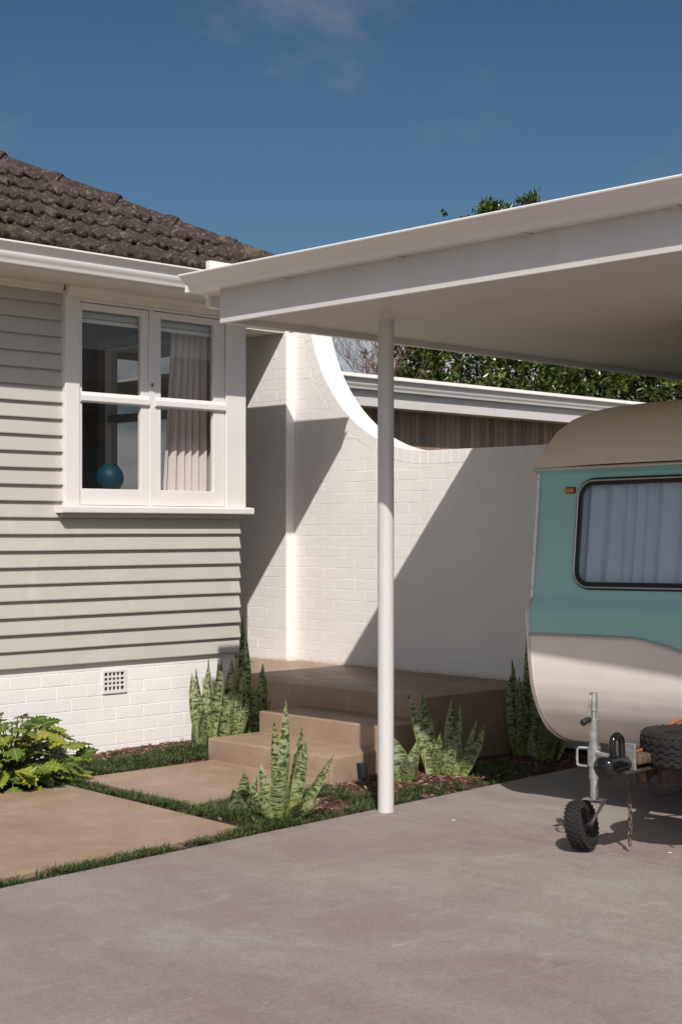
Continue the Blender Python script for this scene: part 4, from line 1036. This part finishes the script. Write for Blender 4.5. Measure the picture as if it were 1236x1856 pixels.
for j in range(nz + 1):
    z = wz1 + 0.05 - (wz1 - wz0 + 0.10) * j / nz
    for i in range(nx + 1):
        s_ = i / nx; y = wy0 + 0.06 + (wy1 - wy0 - 0.12) * s_
        vs.append((fx(min(z, 1.8)) + 0.034 + 0.011 * math.sin(s_ * 128 + 1.9 * math.sin(s_ * 27) + 0.06 * j) + 0.006 * math.sin(s_ * 71 + 0.1 * j), y, z))
for j in range(nz):
    for i in range(nx): k = j * (nx + 1) + i; fs.append((k, k + 1, k + nx + 2, k + nx + 1))
add('window_curtain', vs, fs, M['vcurtain'], van, True, local=True)
mb = MB(); mb.box(fx(1.715) - 0.006, fx(1.715) + 0.01, -0.232, -0.168, 1.697, 1.733)
me = mk('marker_light', mb.v, mb.f, M['blackmetal']); bevel_mesh(me, 0.006, 2); mk_ = ob('marker_light', me, van, local=True)
me = mk('lens', boxv(fx(1.715) - 0.020, fx(1.715) - 0.003, -0.228, -0.172, 1.701, 1.729), BF, M['amber']); bevel_mesh(me, 0.009, 3); ob('lens', me, mk_, local=True)
# panel seam lines as slim lapped strips
box('panel_seam', fx(1.158) - 0.0022, fx(1.158) + 0.004, -0.365, -0.005, 1.1565, 1.1595, M['teal'], van, local=True)
# road wheels
for y in (-0.10, -VW + 0.10):
    mb = MB(); mb.lathe([(-0.085, 0.19), (-0.09, 0.27), (-0.07, 0.30), (0.07, 0.30), (0.09, 0.27), (0.085, 0.19)], (2.0, y, 0.30), (0, 1, 0), 32); tw_ = mb.build('road_wheel', M['tyre'], van, True, True)
    mb = MB(); mb.lathe([(-0.07, 0.19), (-0.04, 0.12), (-0.05, 0.001), (0.05, 0.001), (0.04, 0.12), (0.07, 0.19)], (2.0, y, 0.30), (0, 1, 0), 24); mb.build('wheel_rim', M['cream'], van, True, True)
mb = MB(); mb.tube([(2.0, -0.1, 0.30), (2.0, -VW + 0.1, 0.30)], 0.03, 10); mb.build('axle', M['frame'], van, True, True)
# drawbar
cyv = -VW / 2 + 0.06
def bar(name, a, b, wd, z0, z1, mat):
    a = Vector((*a, 0)); b = Vector((*b, 0)); d = (b - a).normalized(); n = Vector((-d.y, d.x, 0)) * wd / 2
    vs = [(*(a - n).xy, z0), (*(b - n).xy, z0), (*(b + n).xy, z0), (*(a + n).xy, z0), (*(a - n).xy, z1), (*(b - n).xy, z1), (*(b + n).xy, z1), (*(a + n).xy, z1)]
    me = mk(name, vs, BF, mat); bevel_mesh(me, 0.008, 2); return ob(name, me, van, local=True)
bar('drawbar_beam', (-0.45, cyv - 0.05), (1.3, cyv - 0.80), 0.05, 0.315, 0.395, M['frame'])
bar('drawbar_beam', (-0.45, cyv + 0.05), (1.3, cyv + 0.80), 0.05, 0.315, 0.395, M['frame'])
bar('cross_member', (-0.20, cyv - 0.18), (-0.20, cyv + 0.18), 0.05, 0.318, 0.392, M['frame'])
bar('cross_member', (0.10, cyv - 0.32), (0.10, cyv + 0.32), 0.05, 0.318, 0.392, M['frame'])
bar('coupling_plate', (-0.72, cyv), (-0.30, cyv), 0.10, 0.396, 0.412, M['frame'])
kx = -0.78
mb = MB()
mb.tube(smooth_path([(kx - 0.085, cyv, 0.432), (kx - 0.05, cyv, 0.437), (kx + 0.02, cyv, 0.442), (kx + 0.10, cyv, 0.438), (kx + 0.26, cyv, 0.432)], 4), [0.012, 0.03, 0.043, 0.052, 0.052, 0.050, 0.045, 0.042, 0.040, 0.040, 0.038, 0.036, 0.036, 0.034, 0.034, 0.032, 0.03], 14)
mb.build('coupling_head', M['blackgloss'], van, True, True)
mb = MB(); mb.tube(smooth_path([(kx + 0.05, cyv, 0.44), (kx + 0.015, cyv, 0.50), (kx + 0.02, cyv, 0.555), (kx + 0.055, cyv, 0.572), (kx + 0.085, cyv, 0.545), (kx + 0.09, cyv, 0.46)], 5), 0.0165, 10)
mb.build('coupling_lever', M['blackgloss'], van, True, True)
box('coupling_bracket', kx + 0.12, kx + 0.135, cyv - 0.05, cyv + 0.05, 0.41, 0.53, M['galv'], van, 0.003, local=True)
box('rusty_plate', kx + 0.15, kx + 0.27, cyv - 0.055, cyv + 0.055, 0.432, 0.475, M['chain'], van, 0.008, local=True)
# jockey wheel
jx, jy = -0.575, -0.775
mb = MB(); mb.tube([(jx, jy, 0.335), (jx, jy, 0.615)], 0.0245, 20); mb.build('jockey_tube', M['galv'], van, True, True)
mb = MB(); mb.tube([(jx, jy, 0.235), (jx, jy, 0.336)], 0.020, 18); mb.build('jockey_inner_tube', M['galv'], van, True, True)
mb = MB(); mb.tube([(jx, jy, 0.615), (jx, jy, 0.66)], 0.013, 12); mb.tube([(jx, jy, 0.655), (jx, jy, 0.735), (jx, jy, 0.738)], [0.0185, 0.0185, 0.015], 14); mb.build('jockey_cap', M['galv'], van, True, True)
mb = MB(); mb.tube(smooth_path([(jx - 0.02, jy, 0.725), (jx - 0.030, jy + 0.002, 0.70), (jx - 0.032, jy + 0.004, 0.62)], 4), 0.006, 8); mb.build('crank_arm', M['galv'], van, True, True)
mb = MB(); mb.tube([(jx - 0.030, jy + 0.004, 0.617), (jx - 0.075, jy + 0.010, 0.603), (jx - 0.080, jy + 0.011, 0.602)], [0.013, 0.0165, 0.014], 14); mb.build('crank_grip', M['rubber'], van, True, True)
mb = MB(); mb.tube(smooth_path([(jx, jy - 0.0, 0.475), (jx - 0.02, jy + 0.06, 0.478), (jx - 0.025, jy + 0.074, 0.472), (jx - 0.026, jy + 0.077, 0.455), (jx - 0.026, jy + 0.077, 0.41), (jx - 0.025, jy + 0.072, 0.396), (jx - 0.012, jy + 0.03, 0.392)], 4), 0.0062, 8); mb.build('clamp_handle', M['galv'], van, True, True)
mb = MB(); mb.lathe([(-0.045, 0.0246), (-0.045, 0.031), (0.045, 0.031), (0.045, 0.0246)], (jx, jy, 0.44), (0, 0, 1), 20); mb.tube([(jx, jy, 0.455), (kx + 0.12, cyv + 0.05, 0.455)], 0.014, 8); mb.build('clamp_collar', M['galv'], van, True, True)
# castor: axis to the right and towards the camera
inv = W[van].to_3x3().inverted()
axw = (RGT * 0.80 - FWD * 0.50 + Vector((0, 0, 0.20))).normalized(); axl = (inv @ axw).normalized()
wc = Vector((jx, jy, 0)) + inv @ (RGT * -0.055 + FWD * 0.02); wc.z = 0.117; wc = wc + axl * (-0.005)
mb = MB(); WR = 0.112
tp = [(-0.036, 0.062), (-0.043, 0.080), (-0.042, 0.098), (-0.034, 0.110), (0.0, 0.114), (0.034, 0.110), (0.042, 0.098), (0.043, 0.080), (0.036, 0.062)]
mb.lathe(tp, wc, axl, 36); jw = mb.build('jockey_wheel', M['tyre'], van, True, True)
e1 = axl.orthogonal().normalized(); e2 = axl.cross(e1)
tr = MB()
for k in range(30):
    for row, off in ((-0.030, 0.0), (-0.010, 0.5), (0.010, 0.0), (0.030, 0.5)):
        a = 2 * math.pi * (k + off) / 30; d = e1 * math.cos(a) + e2 * math.sin(a); tg = axl.cross(d)
        r0 = 0.110 if abs(row) < 0.02 else 0.106
        q = []
        for rr in (r0, r0 + 0.007):
            for s1, s2 in ((-1, -1), (1, -1), (1, 1), (-1, 1)): q.append(tuple(wc + axl * (row + 0.0075 * s1 + 0.003 * s2) + d * rr + tg * 0.0075 * s2))
        tr.add(q, BF)
tr.build('tread_blocks', M['tyre'], van, local=True)
mb = MB(); mb.lathe([(-0.034, 0.063), (-0.02, 0.05), (-0.03, 0.02), (-0.036, 0.001), (0.036, 0.001), (0.03, 0.02), (0.012, 0.045), (0.034, 0.063)], wc, axl, 28); mb.build('jockey_rim', M['blackmetal'], van, True, True)
mb = MB()
topc = Vector((jx, jy, 0.238)); a_ = axl.copy()
for sg in (1, -1):
    o1 = wc + axl * 0.052 * sg; o2 = topc + Vector((axl.x, axl.y, 0)).normalized() * 0.05 * sg
    d = (o2 - o1).normalized(); sd_ = d.cross(axl).normalized() * 0.015
    th = axl * 0.002
    q = [tuple(p) for p in (o1 - sd_ - th, o1 + sd_ - th, o1 + sd_ + th, o1 - sd_ + th, o2 - sd_ * 1.5 - th, o2 + sd_ * 1.5 - th, o2 + sd_ * 1.5 + th, o2 - sd_ * 1.5 + th)]
    mb.add(q, BF)
h1 = Vector((axl.x, axl.y, 0)).normalized(); h2 = Vector((-h1.y, h1.x, 0))
q = [tuple(topc + h1 * 0.052 * a + h2 * 0.024 * b + Vector((0, 0, c))) for c in (-0.002, 0.003) for a, b in ((-1, -1), (1, -1), (1, 1), (-1, 1))]
mb.add(q, BF); mb.tube([wc - axl * 0.06, wc + axl * 0.06], 0.009, 10)
mb.build('jockey_fork', M['galv'], van, local=True)
# chain
mb = MB(); cx0, cy0 = -0.47, cyv + 0.10; z = 0.345; k = 0
while z > 0.03:
    ax1 = Vector((1, 0, 0)) if k % 2 else Vector((0.3, 1, 0)).normalized()
    c_ = Vector((cx0 + 0.004 * math.sin(k), cy0 + 0.003 * math.cos(k * 1.7), z)); pth = []
    for q in range(13):
        a = 2 * math.pi * q / 12; pth.append(c_ + ax1 * 0.0095 * math.cos(a) + Vector((0, 0, 0.0175 * math.sin(a))))
    mb.tube(pth, 0.0036, 6, False); z -= 0.0255; k += 1
mb.build('safety_chain', M['chain'], van, True, True)
mb = MB(); mb.tube(smooth_path([(-0.58, cyv + 0.02, 0.475), (-0.40, cyv + 0.02, 0.492), (-0.20, cyv + 0.05, 0.565), (0.0, cyv - 0.10, 0.635), (0.08, cyv - 0.25, 0.622), (0.12, cyv - 0.55, 0.612)], 5), 0.009, 8)
mb.build('gas_hose', M['orange'], van, True, True)
mb = MB(); mb.tube(smooth_path([(-0.40, cyv + 0.05, 0.33), (-0.30, cyv + 0.06, 0.24), (-0.12, cyv + 0.04, 0.235), (0.05, cyv - 0.05, 0.32)], 5), 0.005, 6); mb.build('cable', M['rubber'], van, True, True)
mb = MB(); mb.box(0.55, 3.3, -0.45, -0.40, 0.315, 0.329); mb.box(0.55, 3.3, -VW + 0.40, -VW + 0.45, 0.315, 0.329); mb.build('chassis_rail', M['frame'], van, local=True)
# spare tyre strapped on the drawbar
spt = tag(empty('spare_tyre', (5.95, 3.84, 0.40)), 'worn black spare tyre lying flat on the caravan drawbar', 'tyre')
sc = Vector((5.975, 3.81, 0.495))
mb = MB(); tp = [(-0.065, 0.150), (-0.080, 0.185), (-0.083, 0.215), (-0.076, 0.240), (-0.060, 0.252), (0.060, 0.252), (0.076, 0.240), (0.083, 0.215), (0.080, 0.185), (0.065, 0.150)]
mb.lathe(tp, sc, (0, 0, 1), 56); body = mb.build('tyre_body', M['tyre'], spt, True)
mb = MB()
for row in (-0.046, -0.018, 0.012, 0.042):          # zig-zag tread ribs
    nn = 112; k0 = len(mb.v)
    for k in range(nn):
        a = 2 * math.pi * k / nn; zz_ = row + 0.006 * (1 if (k // 2) % 2 else -1)
        for r_, z_ in ((0.250, -0.0115), (0.2575, -0.0095), (0.2575, 0.0095), (0.250, 0.0115)): mb.v.append((sc.x + math.cos(a) * r_, sc.y + math.sin(a) * r_, sc.z + zz_ + z_))
    for k in range(nn):
        for q in range(3): mb.f.append((k0 + k * 4 + q, k0 + ((k + 1) % nn) * 4 + q, k0 + ((k + 1) % nn) * 4 + q + 1, k0 + k * 4 + q + 1))
mb.build('tread', M['tyre'], spt)
mb = MB()
for k in range(44):
    a = 2 * math.pi * k / 44; d = Vector((math.cos(a), math.sin(a), 0)); tg = Vector((-d.y, d.x, 0)); q = []
    for rr, zz_ in ((0.236, 0.078), (0.252, 0.064)):
        for s1 in (-1, 1): q += [tuple(sc + d * rr + tg * 0.008 * s1 + Vector((0, 0, zz_)))]
    q2 = [tuple(Vector(p) + d * 0.004 + Vector((0, 0, 0.004))) for p in q]
    mb.add(q + q2, [(4, 5, 7, 6), (0, 1, 5, 4), (2, 6, 7, 3), (0, 4, 6, 2), (1, 3, 7, 5)])
mb.build('shoulder_lugs', M['tyre'], spt)
mb = MB(); mb.lathe([(-0.06, 0.152), (0.0, 0.13), (0.03, 0.08), (0.03, 0.001), (-0.01, 0.001), (-0.06, 0.12)], sc, (0, 0, 1), 36); mb.build('wheel_rim', M['frame'], spt, True)
dv = (-FWD + RGT * -0.20).normalized()
mb = MB(); mb.tube(smooth_path([sc + dv * 0.10 + Vector((0, 0, 0.10)), sc + dv * 0.21 + Vector((0, 0, 0.090)), sc + dv * 0.255 + Vector((0, 0, 0.068)), sc + dv * 0.266, sc + dv * 0.264 + Vector((0, 0, -0.06)), sc + dv * 0.255 + Vector((0, 0, -0.115))], 5), 0.006, 6); mb.build('strap', M['strap'], spt, True)
# ------------------------------------------------------------------ specks on the drive
for (x, y, lb) in ((5.762, 5.123, 'white fleck on the concrete right of the post'), (5.906, 3.909, 'white fleck on the concrete below the spare tyre')):
    n = 9; vs = [(x + 0.016 * math.cos(6.283 * k / n) * U(0.6, 1.1), y + 0.010 * math.sin(6.283 * k / n) * U(0.6, 1.1), 0.004) for k in range(n)] + [(x, y, 0.007)]
    tag(add('fallen_petal', vs, [(k, (k + 1) % n, n) for k in range(n)], M['fleck']), lb, 'petal', 'white flecks on the drive')
